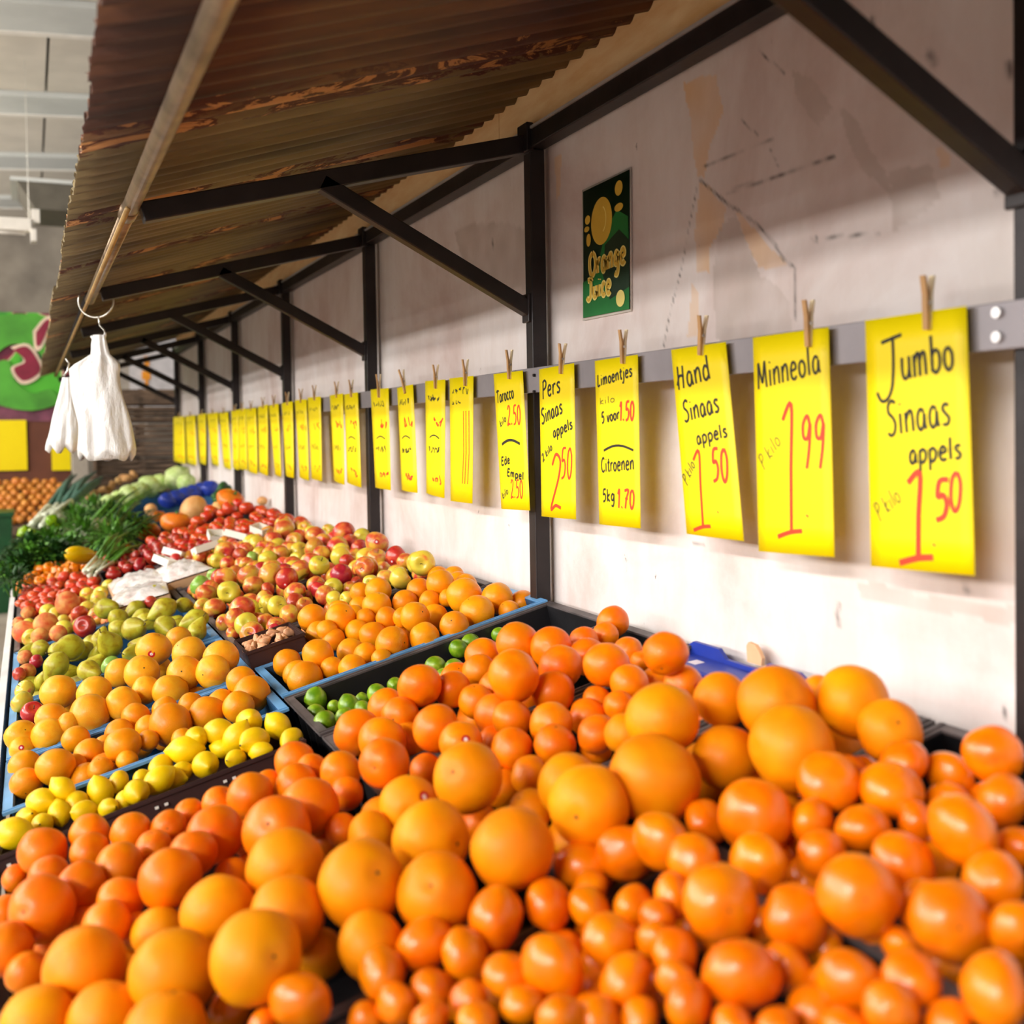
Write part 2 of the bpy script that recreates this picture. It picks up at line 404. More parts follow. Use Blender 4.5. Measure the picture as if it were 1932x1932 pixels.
for a, b_ in zip(js[:-1], js[1:]):
    st = 0.0065 if (b_ > 1.0 and a < 2.4) else (0.012 if b_ < 4.2 and b_ > 1 else 0.2)
    if st < 0.1:
        wall_panel(a+0.003, b_-0.003, 1.1, 2.43, st)
        wall_panel(a+0.003, b_-0.003, 0.0, 1.1, 0.3)
    else: wall_panel(a+0.003, b_-0.003, 0.0, 2.43, st)
MB().box((0.02, -1.5, 0), (0.1, 10.02, 2.43)).build('wall_core', M['column'], wall)
for y in POST_Y:
    MB().box((-0.010, y+0.044, 0.3), (0.004, y+0.060, 2.37)).build('joint_strip', M['white_paint'], wall)

# tan boards between the wall beam and the roof
tb, nt, b = new_mat('ochre_painted_board')
v = mapping(nt, (1, 1.2, 6)); nn = noise_tex(nt, 5, v, 6, 0.6)
c = ramp(nt, [(0.3, lin((240, 190, 128))), (0.7, lin((255, 222, 170)))], nn.outputs[0]); nt.links.new(c.outputs[0], b.inputs['Base Color']); b.inputs['Roughness'].default_value = 0.5
trim = empty('trim_1', (WALLX-0.02, 0, 0)); tag(trim, 'row of ochre boards closing the gap between wall beam and roof', kind='structure')
y = -0.9
while y < 10.0:
    MB().box((-0.012, y+0.003, CAMZ+0.775), (0.012, min(y+1.22, 10.02), CAMZ+0.955)).build('board', tb, trim, bevel=0.001)
    y += 1.22

# ================================================================== CANOPY
PIPX, PIPZ = 0.223, 0.523
fr = empty('canopy_frame', (1.223, 1.036, 0)); tag(fr, 'dark steel frame of posts, rafters and diagonal braces carrying the rusty roof', 'frame')
fr.location = (0, 0, 0)
def fpart(mb, name, mat, lab=None, bev=0.003):
    o = mb.build(name, mat, fr, bevel=bev)
    if lab: o['label'] = lab
    return o
for i, y in enumerate(POST_Y):
    if i > 0: fpart(MB().box((1.203, y-0.021, 0.0), (1.245, y+0.021, CAMZ+0.735)), 'post', M['steel'])
    yr = y+0.012
    fpart(MB().bar((PIPX+0.02, yr, CAMZ+0.505), (1.225, yr, CAMZ+0.757), 0.042, 0.045), 'rafter', M['steel'])
    fpart(MB().bar((0.655, yr-0.003, CAMZ+0.607), (1.210, yr-0.003, CAMZ+0.318), 0.036, 0.040), 'brace', M['steel'])
    if i > 0:
        fpart(MB().box((1.196, y-0.012, CAMZ+0.285), (1.206, y+0.030, CAMZ+0.36)), 'weld_plate', M['steel'])
        fpart(MB().box((1.190, y-0.030, CAMZ+0.725), (1.21, y+0.030, CAMZ+0.80)), 'corner_plate', M['steel'])
fpart(MB().box((1.203, -0.6, CAMZ+0.735), (1.247, 10.0, CAMZ+0.783)), 'wall_beam', M['steel'])
fpart(MB().box((1.199, -0.6, CAMZ+0.7825), (1.215, 10.0, CAMZ+0.789)), 'beam_highlight', M['bolt'], 'bright strip as painted highlight along the beam top edge', 0)  # pale strip standing in for the highlight along the beam
fpart(MB().tube([(PIPX, -0.3, CAMZ+PIPZ), (PIPX, 2.62, CAMZ+PIPZ)], 0.0185, 20), 'front_pipe', M['pipe'], 'weathered round pipe along the front', 0)
fpart(MB().tube([(PIPX, 2.58, CAMZ+PIPZ), (PIPX, 2.66, CAMZ+PIPZ)], 0.021, 20), 'pipe_joint', M['pipe'], None, 0)
fpart(MB().tube([(PIPX, 2.6, CAMZ+PIPZ), (PIPX, 4.35, CAMZ+PIPZ)], 0.0175, 20), 'front_pipe', M['pipe'], 'weathered round pipe along the front', 0)
fpart(MB().tube([(PIPX-0.012, 2.5, CAMZ+PIPZ-0.018), (PIPX-0.012, 4.4, CAMZ+PIPZ-0.018), (PIPX-0.02, 8.6, CAMZ+PIPZ-0.03)], 0.0065, 8), 'bamboo_rod', M['brass'], 'thin tan rod tied below the pipe', 0)
fpart(MB().tube([(PIPX, 4.35, CAMZ+PIPZ+0.02), (PIPX, 9.98, CAMZ+PIPZ+0.02)], 0.0165, 12), 'front_pipe', M['steel'], None, 0)
for o in fr.children:
    for p in o.data.polygons: pass
for o in fr.children:
    if o.name.startswith(('front_pipe', 'pipe_joint', 'bamboo')): smooth(o.data)

# corrugated roof, one object per sheet
def roof_material():
    m, nt, b = new_mat('rusty_corrugated_sheet')
    v = mapping(nt, (0.9, 7, 1)); v2 = mapping(nt, (2.2, 9, 1)); oi = N(nt, 'ShaderNodeObjectInfo')
    n1 = noise_tex(nt, 1.3, v, 7, 0.62, 0.3)
    rust = ramp(nt, [(0.32, lin((50, 24, 16))), (0.47, lin((88, 50, 32))), (0.60, lin((122, 78, 44))), (0.75, lin((92, 54, 32)))], n1.outputs[0])
    olive = ramp(nt, [(0.32, lin((84, 66, 42))), (0.5, lin((124, 108, 72))), (0.64, lin((150, 132, 92))), (0.8, lin((108, 74, 40)))], n1.outputs[0])
    tc = N(nt, 'ShaderNodeTexCoord'); sx = N(nt, 'ShaderNodeSeparateXYZ'); nt.links.new(tc.outputs['Object'], sx.inputs[0])
    mr = N(nt, 'ShaderNodeMapRange'); mr.inputs['From Min'].default_value = 2.08; mr.inputs['From Max'].default_value = 2.22
    nt.links.new(sx.outputs[1], mr.inputs['Value'])
    c = mixc(nt, mr.outputs[0], rust.outputs[0], olive.outputs[0])
    # peeled paint islands, dark rust rims with tan cores, on bands along the sheet laps
    n2 = noise_tex(nt, 2.0, v2, 6, 0.7, 0.8)
    wv = N(nt, 'ShaderNodeMath', operation='SINE'); mu = N(nt, 'ShaderNodeMath', operation='MULTIPLY'); mu.inputs[1].default_value = 2*pi/0.83
    ad = N(nt, 'ShaderNodeMath', operation='ADD'); ad.inputs[1].default_value = -1.91
    nt.links.new(sx.outputs[1], ad.inputs[0]); nt.links.new(ad.outputs[0], mu.inputs[0]); nt.links.new(mu.outputs[0], wv.inputs[0])
    band = N(nt, 'ShaderNodeMapRange'); band.inputs['From Min'].default_value = 0.2; band.inputs['From Max'].default_value = 1.0; band.inputs['To Min'].default_value = -0.16; band.inputs['To Max'].default_value = 0.10
    nt.links.new(wv.outputs[0], band.inputs['Value'])
    sm = N(nt, 'ShaderNodeMath', operation='ADD'); nt.links.new(n2.outputs[0], sm.inputs[0]); nt.links.new(band.outputs[0], sm.inputs[1])
    dk = ramp(nt, [(0.54, (0, 0, 0)), (0.57, (1, 1, 1))], sm.outputs[0])
    tn = ramp(nt, [(0.625, (0, 0, 0)), (0.65, (1, 1, 1))], sm.outputs[0])
    c = mixc(nt, dk.outputs[0], c, lin((84, 34, 16)))
    c = mixc(nt, tn.outputs[0], c, lin((206, 150, 92)))
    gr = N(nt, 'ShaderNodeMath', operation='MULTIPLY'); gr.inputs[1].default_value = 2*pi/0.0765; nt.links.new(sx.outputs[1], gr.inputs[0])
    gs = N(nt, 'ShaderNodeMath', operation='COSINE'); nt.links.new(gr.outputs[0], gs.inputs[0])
    groove_shade = ramp(nt, [(0.0, (0.62, 0.55, 0.5)), (0.55, (1, 1, 1))], gs.outputs[0])   # shade between the ridges, put into the sheet colour
    c = mixc(nt, 0.8, c, groove_shade.outputs[0], 'MULTIPLY')
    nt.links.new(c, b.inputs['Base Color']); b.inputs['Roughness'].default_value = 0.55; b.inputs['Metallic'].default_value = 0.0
    bump(nt, b, n2.outputs[0], 0.25, 0.003)
    return m
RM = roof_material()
roof = empty('canopy_roof', (0, 0, 0)); tag(roof, 'rusty corrugated sheet roof sloping down over the fruit stall', 'roof')
RX0, RX1 = 0.100, 1.262
def roofz(x): return CAMZ+0.552+(x-0.1)*0.312
PITCHC = 0.0765
def sheet(y0, ncor, drop):
    vs, fs = [], []
    per = 8; ny = ncor*per; jag = rnd.random
    for i in range(ny+1):
        y = y0+i*PITCHC/per
        z = 0.0125*cos(2*pi*i/per)
        xe = RX0+0.008*(jag()-0.5)*0.6+drop
        for x in (xe, 0.4, 0.8, RX1):
            for s in (0, 0.0014):
                vs.append((x, y, roofz(x)+z+s))
    for i in range(ny):
        for k in range(3):
            a = i*8+k*2; b_ = a+8
            fs.append((a, a+2, b_+2, b_)); fs.append((a+1, b_+1, b_+3, a+3))
        a = i*8; fs.append((a, a+8, a+9, a+1)); a += 6; fs.append((a, a+1, a+9, a+8))
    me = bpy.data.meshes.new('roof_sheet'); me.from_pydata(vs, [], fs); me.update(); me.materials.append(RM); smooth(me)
    o = link('roof_sheet', me, roof)
    return o
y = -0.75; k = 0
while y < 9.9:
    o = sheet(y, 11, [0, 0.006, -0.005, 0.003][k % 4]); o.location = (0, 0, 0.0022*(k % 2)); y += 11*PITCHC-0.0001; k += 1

# ================================================================== HALL
# hall ceiling: sloping, cream panels between pale beams
ceil = empty('ceiling', (0, 0, 0)); tag(ceil, 'pale panelled hall ceiling with grey beams', kind='structure')
def cz(x): return CAMZ+3.38+0.066*x
def cslab(x0, x1, y0, y1, dz0, dz1, name, mat):
    mb = MB(); n = 0
    for x in (x0, x1):
        for yy in (y0, y1):
            for dz in (dz0, dz1): mb.v.append((x, yy, cz(x)+dz))
    mb.f = [(0, 1, 3, 2), (4, 6, 7, 5), (0, 4, 5, 1), (2, 3, 7, 6), (0, 2, 6, 4), (1, 5, 7, 3)]
    return mb.build(name, mat, ceil)
by = [11.43+2.43*(i) for i in range(-5, 4)]
xs = [-14.0, -11.2, -8.4, -5.6, -2.8, 0.235, 3.0, 5.7]
for y in by:
    cslab(-14, 5.7, y, y+0.62, -0.05, 0.2, 'ceiling_beam', M['ceil_beam'])
    cslab(-14, 5.7, y+0.62, y+0.70, -0.06, 0.1, 'beam_flange', M['white_paint'])
    for a, b_ in zip(xs[:-1], xs[1:]):
        cslab(a+0.012, b_-0.012, y+0.71, y+2.42, 0.0, 0.16, 'ceiling_panel', M['ceil_panel'])
cslab(-14, 5.7, by[0]-1, by[-1]+2.6, 0.16, 0.22, 'ceiling_deck', M['dark_panel'])

# end wall of the hall
bw, nt, b = new_mat('grey_stained_end_wall')
v = mapping(nt, (1, 1, 1)); sx = N(nt, 'ShaderNodeSeparateXYZ'); nt.links.new(v, sx.inputs[0])
c = ramp(nt, [(0.3, lin((104, 96, 88))), (0.7, lin((168, 158, 144)))], noise_tex(nt, 1.2, v, 6).outputs[0])
nt.links.new(c.outputs[0], b.inputs['Base Color']); b.inputs['Roughness'].default_value = 0.8
bwall = MB().box((-14, 18.6, 0), (8, 18.8, 6)).build('wall_back', bw); tag(bwall, 'stained grey end wall of the hall', kind='structure')
# ================================================================== STAND AND CRATES
stand = empty('display_stand', (0, 0, 0)); tag(stand, 'long sloping market stand with white front edge carrying the crates', 'stand')
def slopebox(mb, x0, x1, y0, y1, e0, e1):
    n = len(mb.v)
    for x in (x0, x1):
        for yy in (y0, y1):
            for e in (e0, e1): mb.v.append((x, yy, tabz(x, e)))
    mb.f += [tuple(n+i for i in q) for q in ((0, 1, 3, 2), (4, 6, 7, 5), (0, 4, 5, 1), (2, 3, 7, 6), (0, 2, 6, 4), (1, 5, 7, 3))]
    return mb
slopebox(MB(), -0.07, 1.238, 0.3, 9.9, -0.24, -0.215).build('sloping_shelf', M['timber'], stand)
slopebox(MB(), -0.105, -0.082, 1.7, 9.9, -0.26, -0.012).build('front_board', M['white_board'], stand, bevel=0.002)
for y in (0.5, 2.4, 4.3, 6.2, 8.1, 9.8):
    MB().box((-0.04, y-0.03, 0), (0.02, y+0.03, tabz(-0.04, -0.24))).build('leg', M['timber'], stand)
    MB().box((1.13, y-0.03, 0), (1.19, y+0.03, tabz(1.13, -0.24))).build('leg', M['timber'], stand)

def crate(name, label, x0, x1, y0, y1, e, H, wall, rim, cat='crate', group=None, rimw=0.018, holes=False, th=0.005, open_far=False):
    """sloping crate: x0..x1 along the slope, y0..y1 along the stall, rim top at offset e"""
    xm, ym = (x0+x1)/2, (y0+y1)/2
    o = empty(name, (xm, ym, tabz(xm, e)), (0, -THETA, 0)); tag(o, label, cat, group)
    L = (x1-x0)/cos(THETA)/2; W = (y1-y0)/2; g = 0.003
    L -= g; W -= g
    iL, iW = L-rimw, W-rimw
    MB().box((-iL, -iW, -H), (iL, iW, -H+0.006)).build('base', wall, o)
    for s in (-1, 1):
        mb = MB(); mb.box((-iL, s*iW-th/2, -H), (iL, s*iW+th/2, -0.004))
        k = int(iL*2/0.07)
        for i in range(1, k):
            x = -iL+2*iL*i/k
            mb.box((x-0.002, s*iW, -H+0.01), (x+0.002, s*(iW+rimw*0.7), -0.006))
        mb.box((-iL, s*iW, -0.05), (iL, s*(iW+rimw*0.6), -0.046))
        mb.build('side_panel', wall, o)
        mb = MB(); mb.box((s*iL-th/2, -iW, -H), (s*iL+th/2, iW, -0.004))
        k = max(2, int(iW*2/0.07))
        for i in range(1, k):
            y = -iW+2*iW*i/k
            mb.box((s*iL, y-0.002, -H+0.01), (s*(iL+rimw*0.7), y+0.002, -0.006))
        mb.build('end_panel', wall, o)
    mb = MB()
    for s in (-1, 1):
        mb.box((-L, min(s*iW, s*W), -0.004), (L, max(s*iW, s*W), 0.0)); mb.box((-L, s*W-0.0015, -0.006), (L, s*W+0.0015, 0.0))
        mb.box((min(s*iL, s*L), -iW, -0.004), (max(s*iL, s*L), iW, 0.0)); mb.box((s*L-0.0015, -W, -0.006), (s*L+0.0015, W, 0.0))
        mb.box((-L, s*(iW+rimw*0.5)-0.001, 0.0), (L, s*(iW+rimw*0.5)+0.001, 0.002))
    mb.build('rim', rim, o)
    if holes:
        for s in np.linspace(-0.9, 0.9, 5):
            for d in (-0.009, 0.009):
                MB().box((s*L+d-0.0035, -W-0.0035, -0.022), (s*L+d+0.0035, -W-0.001, -0.017)).build('staple_hole', M['white_paint'], o)
                if abs(s) < 0.5: MB().box((s*L+d+0.02, -W-0.0035, -0.052), (s*L+d+0.028, -W-0.001, -0.046)).build('staple_hole', M['white_paint'], o)
    return o
CR = {}
def C(key, *a, **k):
    CR[key] = dict(x0=a[2], x1=a[3], y0=a[4], y1=a[5], e=a[6], H=a[7])
    return crate(*a, **k)
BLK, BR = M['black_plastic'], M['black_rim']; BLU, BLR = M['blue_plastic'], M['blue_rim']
C('J1', 'black_crate', 'black plastic crate of jumbo oranges at the very front left corner', -0.07, 0.32, 0.72, 1.16, -0.0, 0.16, BLK, BR)
C('J2', 'black_crate', 'black plastic crate with grey rim heaped with jumbo oranges on the aisle side', -0.07, 0.505, 1.17, 1.53, 0.0, 0.16, BLK, BR)
C('J3', 'black_crate', 'black plastic crate of jumbo oranges against the wall beside the mandarins', 0.62, 1.215, 1.165, 1.455, 0.0, 0.16, BLK, BR)
C('M1', 'black_crate', 'black plastic crate of glossy mandarins nearest the camera, aisle side', 0.335, 0.77, 0.45, 1.16, 0.0, 0.16, BLK, BR)
C('M2', 'black_crate', 'black plastic crate of glossy mandarins with an empty corner by the wall', 0.78, 1.215, 0.45, 1.16, 0.0, 0.16, BLK, BR)
C('H1', 'brown_crate', 'low dark crate heaped with red-orange hand oranges in front of the lemons', -0.07, 0.505, 1.54, 2.085, -0.085, 0.10, M['brown_box'], M['brown_box'])
C('H2', 'black_crate', 'black crate of oranges behind the blue tray at the wall', 0.52, 1.125, 1.46, 1.79, 0.0, 0.16, BLK, BR)
C('H3', 'black_crate', 'black crate of oranges between the limes and the blue tray', 0.52, 1.215, 1.80, 2.10, 0.0, 0.16, BLK, BR)
C('K1', 'black_crate', 'black plastic crate half filled with limes and oranges', 0.52, 1.215, 2.11, 2.45, 0.0, 0.16, BLK, BR)
C('L1', 'lemon_box', 'dark brown cardboard box of lemons with white staple holes along its side', -0.075, 0.50, 2.11, 2.345, -0.02, 0.14, M['brown_box'], M['brown_box'], 'box', rimw=0.004, holes=True).rotation_euler.x = -0.17
C('B1', 'blue_crate', 'blue plastic crate of pale oranges behind the lemons', -0.07, 0.515, 2.355, 2.735, 0.0, 0.15, BLU, BLR)
C('B2', 'blue_crate', 'blue plastic crate of pale oranges reaching the wall post', 0.52, 1.215, 2.46, 2.80, 0.0, 0.15, BLU, BLR)
C('G1', 'blue_crate', 'blue plastic crate of grapefruits on the aisle side', -0.07, 0.515, 2.745, 3.30, 0.0, 0.15, BLU, BLR)
C('O3', 'dark_crate', 'dark crate of small oranges between blue crate and apples', 0.66, 1.215, 2.81, 3.13, 0.0, 0.15, BLK, BR)
C('N1', 'nut_box', 'small dark brown box of ginger root squeezed between the crates', 0.50, 0.66, 2.80, 2.99, 0.045, 0.10, M['brown_box'], M['brown_box'], 'box', rimw=0.004)
C('P1', 'blue_crate', 'blue plastic crate of green pears on the aisle side', -0.07, 0.515, 3.31, 4.12, 0.0, 0.15, BLU, BLR)
C('A1', 'dark_crate', 'dark crate of blush apples at the wall, next to the small oranges', 0.52, 1.215, 3.14, 3.74, 0.0, 0.15, BLK, BR)
C('A2', 'dark_crate', 'dark crate of blush apples at the wall, in the middle of the apple heap', 0.52, 1.215, 3.75, 4.35, 0.0, 0.15, BLK, BR)
C('A3', 'dark_crate', 'dark crate of blush apples at the wall, far end of the apple heap', 0.52, 1.215, 4.36, 5.00, 0.0, 0.15, BLK, BR)
C('A4', 'dark_crate', 'dark crate of peaches and apples on the aisle side beyond the pears', -0.07, 0.515, 4.13, 4.75, 0.0, 0.15, BLK, BR)
C('T1', 'dark_crate', 'dark crate of vine tomatoes on the aisle side', -0.07, 0.30, 4.76, 5.60, 0.0, 0.15, BLK, BR)
C('T2', 'dark_crate', 'dark crate of red tomatoes at the wall beyond the apples', 0.52, 1.215, 5.01, 5.90, 0.0, 0.15, BLK, BR)
C('V1', 'dark_crate', 'dark crate of orange peppers and parsley on the aisle side', -0.07, 0.515, 5.61, 6.6, 0.0, 0.15, BLK, BR)
C('V2', 'dark_crate', 'dark crate of squashes at the wall beyond the tomatoes', 0.52, 1.215, 5.91, 6.9, 0.0, 0.15, BLK, BR)
C('V3', 'dark_crate', 'dark crate of leafy greens on the aisle side', -0.07, 0.515, 6.61, 8.0, 0.0, 0.15, BLK, BR)
C('V4', 'blue_crate', 'blue crate of cabbages at the far wall end', 0.52, 1.215, 7.2, 9.6, 0.0, 0.15, BLU, BLU)

# ================================================================== FRUIT SHAPES
def lathe_mesh(name, fn, nu, nv, mat, wob=0.02, seed=0):
    """fn(t in 0..pi) -> (radius, z)"""
    vs, fs = [], []
    off = Vector((seed*3.1, seed*1.7, seed*2.3))
    for i in range(nv+1):
        t = pi*i/nv
        r, z = fn(t)
        if i in (0, nv): vs.append((0, 0, z)); continue
        for k in range(nu):
            a = 2*pi*k/nu
            p = Vector((r*cos(a), r*sin(a), z))
            p *= 1+wob*mnoise.noise(p*1.3+off)*2
            vs.append(tuple(p))
    top = 0; bot = len(vs)-1
    for k in range(nu):
        k2 = (k+1) % nu
        fs.append((top, 1+k, 1+k2)); fs.append((bot, bot-nu+k2, bot-nu+k))
        for i in range(nv-2):
            a = 1+i*nu
            fs.append((a+k, a+nu+k, a+nu+k2, a+k2))
    me = bpy.data.meshes.new(name); me.from_pydata(vs, [], fs); me.update(); me.materials.append(mat); smooth(me)
    return me
def f_orange(t): R = 1-0.075*exp(-(t/0.2)**2)-0.03*exp(-((pi-t)/0.15)**2); return R*sin(t), R*cos(t)*0.95
def f_minn(t): R = 1-0.08*exp(-(t/0.16)**2)-0.05*exp(-((pi-t)/0.2)**2); return R*sin(t)*1.04, R*cos(t)*0.84+0.05*exp(-(t/0.5)**2)
def f_lemon(t): return sin(t)**1.15*0.84, cos(t)*1.06+0.2*exp(-(t/0.30)**2)-0.13*exp(-((pi-t)/0.25)**2)
def f_lime(t): return sin(t)**1.05*0.92, cos(t)*1.02+0.07*exp(-(t/0.25)**2)
def f_apple(t): return sin(t)*(1.0+0.06*cos(t)), cos(t)*0.92-0.34*exp(-(t/0.34)**2)+0.20*exp(-((pi-t)/0.32)**2)
def f_tom(t): return sin(t)*1.05, cos(t)*0.86-0.16*exp(-(t/0.3)**2)
def f_plum(t): return sin(t)*0.82, cos(t)*1.15
def f_pear(t):
    z = -cos(pi-t)  # 1 at top
    r = sin(t)*(0.93-0.36*(z*0.5+0.5)**1.0)+0.0
    r = sin(t)**0.85*(0.98 if z < -0.1 else 0.98-0.50*((z+0.1)/1.1)**0.85)
    return r, z*1.32+0.18-0.12*exp(-((pi-t)/0.3)**2)
def f_squash(t): return sin(t)*1.15, cos(t)*0.8-0.2*exp(-(t/0.35)**2)
def f_melon(t): return sin(t)*0.95, cos(t)*1.1
def f_potato(t): return sin(t)*0.85, cos(t)*1.15
def f_cabb(t): return sin(t)*1.02, cos(t)*0.95
def f_pepper(t): return sin(t)**0.7*0.92, cos(t)*1.0-0.3*exp(-(t/0.4)**2)
def f_onion(t): return sin(t), cos(t)*0.85+0.22*exp(-(t/0.22)**2)
def disc_mesh(name, r, n, mat, dome=0.25, star=0):
    mb = MB(); mb.v.append((0, 0, dome*r))
    for k in range(n):
        a = 2*pi*k/n; rr = r*(1 if not star or k % 2 == 0 else star)
        mb.v.append((rr*cos(a), rr*sin(a), 0))
    for k in range(n): mb.f.append((0, 1+k, 1+(k+1) % n))
    return mb.mesh(name, mat, True)
ME = {}
def reg(kind, fn, nu, nv, mats, nvar=3, wob=0.02, part=None, word=None):
    ME[kind] = dict(var=[lathe_mesh(kind, fn, nu, nv, M[m], wob, i+1) for m in mats for i in range(nvar)], part=part, fn=fn)
button = disc_mesh('button', 0.095, 10, M['button'], 0.5, 0.6)
stemm = MB().tube([(0, 0, 0), (0.02, 0, 0.18), (0.07, 0, 0.42)], [0.035, 0.03, 0.045], 6).mesh('stem', M['stem'], True)
pstem = MB().tube([(0, 0, -0.05), (0.03, 0, 0.22), (0.12, 0, 0.48)], [0.045, 0.035, 0.05], 6).mesh('stem', M['stem'], True)
calx = disc_mesh('calyx', 0.5, 10, M['greencalyx'], 0.1, 0.25)
pepst = MB().tube([(0, 0, -0.1), (0, 0, 0.25)], [0.14, 0.09], 6).mesh('stem', M['greencalyx'], True)
reg('jumbo', f_orange, 40, 24, ['jumbo'], 4, 0.03, ('button', button, 0.875))
reg('hand', f_orange, 32, 20, ['hand'], 4, 0.03, ('button', button, 0.875))
reg('minneola', f_minn, 32, 20, ['minneola'], 4, 0.035, ('button', button, 0.81))
reg('blond', f_orange, 24, 14, ['blond'], 3, 0.03, ('button', button, 0.875))
reg('grapefruit', f_orange, 24, 14, ['grapefruit'], 3, 0.03, ('button', button, 0.875))
reg('lemon', f_lemon, 20, 14, ['lemon'], 3, 0.03, ('button', button, 1.24))
reg('lime', f_lime, 20, 14, ['lime'], 3, 0.02, ('button', button, 1.07))
reg('pear', f_pear, 20, 16, ['pear'], 3, 0.03, ('stem', pstem, 1.48))
reg('apple', f_apple, 22, 16, ['apple'], 3, 0.03, ('stem', stemm, 0.56))
reg('apple_red', f_apple, 22, 16, ['apple_red'], 2, 0.03, ('stem', stemm, 0.56))
reg('apple_yellow', f_apple, 22, 16, ['apple_yellow'], 2, 0.03, ('stem', stemm, 0.56))
reg('apple_green', f_apple, 22, 16, ['apple_green'], 2, 0.03, ('stem', stemm, 0.56))
reg('tomato', f_tom, 16, 10, ['tomato'], 2, 0.03, ('calyx', calx, 0.74))
reg('plum_tomato', f_plum, 14, 10, ['plum_tomato'], 2, 0.02, None)
reg('squash', f_squash, 24, 14, ['squash'], 2, 0.05, ('stem', pepst, 0.62))
reg('melon', f_melon, 20, 14, ['melon'], 1, 0.03, None)
reg('peach', f_orange, 18, 12, ['peach'], 2, 0.03, None)
reg('potato', f_potato, 14, 10, ['potato'], 2, 0.12, None)
reg('onion', f_onion, 12, 8, ['onion'], 2, 0.05, None)
reg('cabbage', f_cabb, 22, 16, ['cabbage'], 2, 0.10, None)
reg('pepper_orange', f_pepper, 16, 10, ['pepper_orange'], 2, 0.18, ('stem', pepst, 0.7))
reg('pepper_green', f_pepper, 16, 10, ['pepper_green'], 2, 0.18, ('stem', pepst, 0.7))

# ---- hero fruit measured in the photograph: (px, py, r_px[, stem dx, dy, sticker dx, dy])
HERO = []
def heroes(kind, crate_key, e, rows):
    for r in rows: HERO.append((kind, crate_key, e if len(r) < 4 or r[3] is None else r[3], r[0], r[1], r[2], r[4] if len(r) > 4 else None, r[5] if len(r) > 5 else None))
T_ = None
heroes('minneola', 'M', 0.045, [
 (1564,1474,57,.06),(1874,1423,53,.07,(-.3,0)),(1704,1438,45,.05),(1791,1462,45,.03),(1628,1457,32,.02),(1893,1512,52),(1680,1490,58,.06),(1486,1506,30,.0),
 (1815,1567,68,.07),(1790,1510,40,.02),(1727,1550,38,.03),(1424,1540,68,.06),(1533,1551,44),(1628,1563,50),(1333,1550,42,.03),(1248,1588,56,.06),
 (1308,1622,48),(1550,1612,45),(1431,1628,54,.06),(1704,1627,60),(1620,1688,74,.07,(-.1,-.25)),(1359,1703,69,.07,(.1,-.15)),(1874,1661,54),(1503,1732,62),
 (1791,1737,73,.06,(-.1,-.2)),(1270,1690,42,.03),(1920,1755,55,.05),(1697,1783,36,.02),(1398,1842,71,.06),(1273,1800,46),(1235,1775,36,.03),(1602,1851,61,.05),
 (1720,1845,53,.05),(1300,1897,48),(1681,1905,50),(1878,1870,70,.06),(1530,1905,46,.02),(1465,1940,42,.03),(1790,1930,46,.03),(1100,1640,56,.03),
 (1180,1610,56,.05),(936,1732,58,.05),(1035,1707,48,.04),(800,1782,54,.04),(877,1800,48,.04),(1042,1825,62,.06),(958,1842,48,.04),(1147,1773,48,.05),
 (1112,1712,42,.03),(1195,1712,42,.04),(815,1865,40,.03),(883,1887,38,.03),(747,1895,38,.03),(1180,1853,54,.04),(1275,1850,38,.02),(1057,1925,46,.05),
 (722,1838,50,.05),(1113,1675,34,.02),(810,1925,38),(900,1925,38),(1240,1735,38,.02),(567,1890,58,.06),(435,1905,46,.0),(690,1925,34,.02),(497,1935,30),
 (985,1895,40,.03),(1130,1925,42,.04),(1205,1925,42,.02),(1385,1940,46,.02),(1600,1945,50,.02),(1655,1760,36,.0),(1558,1790,38,.0),(1445,1745,36,.0),(1925,1600,44,.03)])
heroes('jumbo', 'J', 0.07, [
 (883,1466,66,.10,(-.45,-.4)),(1111,1521,77,.10,(-.4,0)),(1072,1480,60,.06),(967,1602,79,.09),(813,1585,74,.08,(.8,-.1)),(770,1520,56,.06,(.1,-.1),(.6,-.5)),(824,1686,76,.08,(-.1,-.55)),
 (682,1668,83,.10,(.5,-.55)),(1235,1470,88,.10),(700,1782,64,.04),(1250,1355,70,.12),(1180,1385,40,.05),
 (1362,1320,52,.10),(1465,1328,72,.11),(1494,1412,82,.10),(1368,1428,62,.05),(1610,1325,70,.11),(1678,1378,60,.07,(0,-.5)),(1545,1312,38,.06),
 (410,1719,68,.08),(538,1636,72,.09),(543,1727,72,.08),(484,1806,86,.10,(.6,-.35)),(160,1826,76,.09),(327,1838,82,.08,(.2,.15)),
 (70,1935,72,.05),(199,1925,72,.05),(315,1945,76,.05),(300,1760,50,.03),(605,1800,46,.02),(700,1578,46,.03),(1110,1630,52,.0),(1000,1530,42,.02),(1420,1480,40,.0),(720,1545,42,.03)])
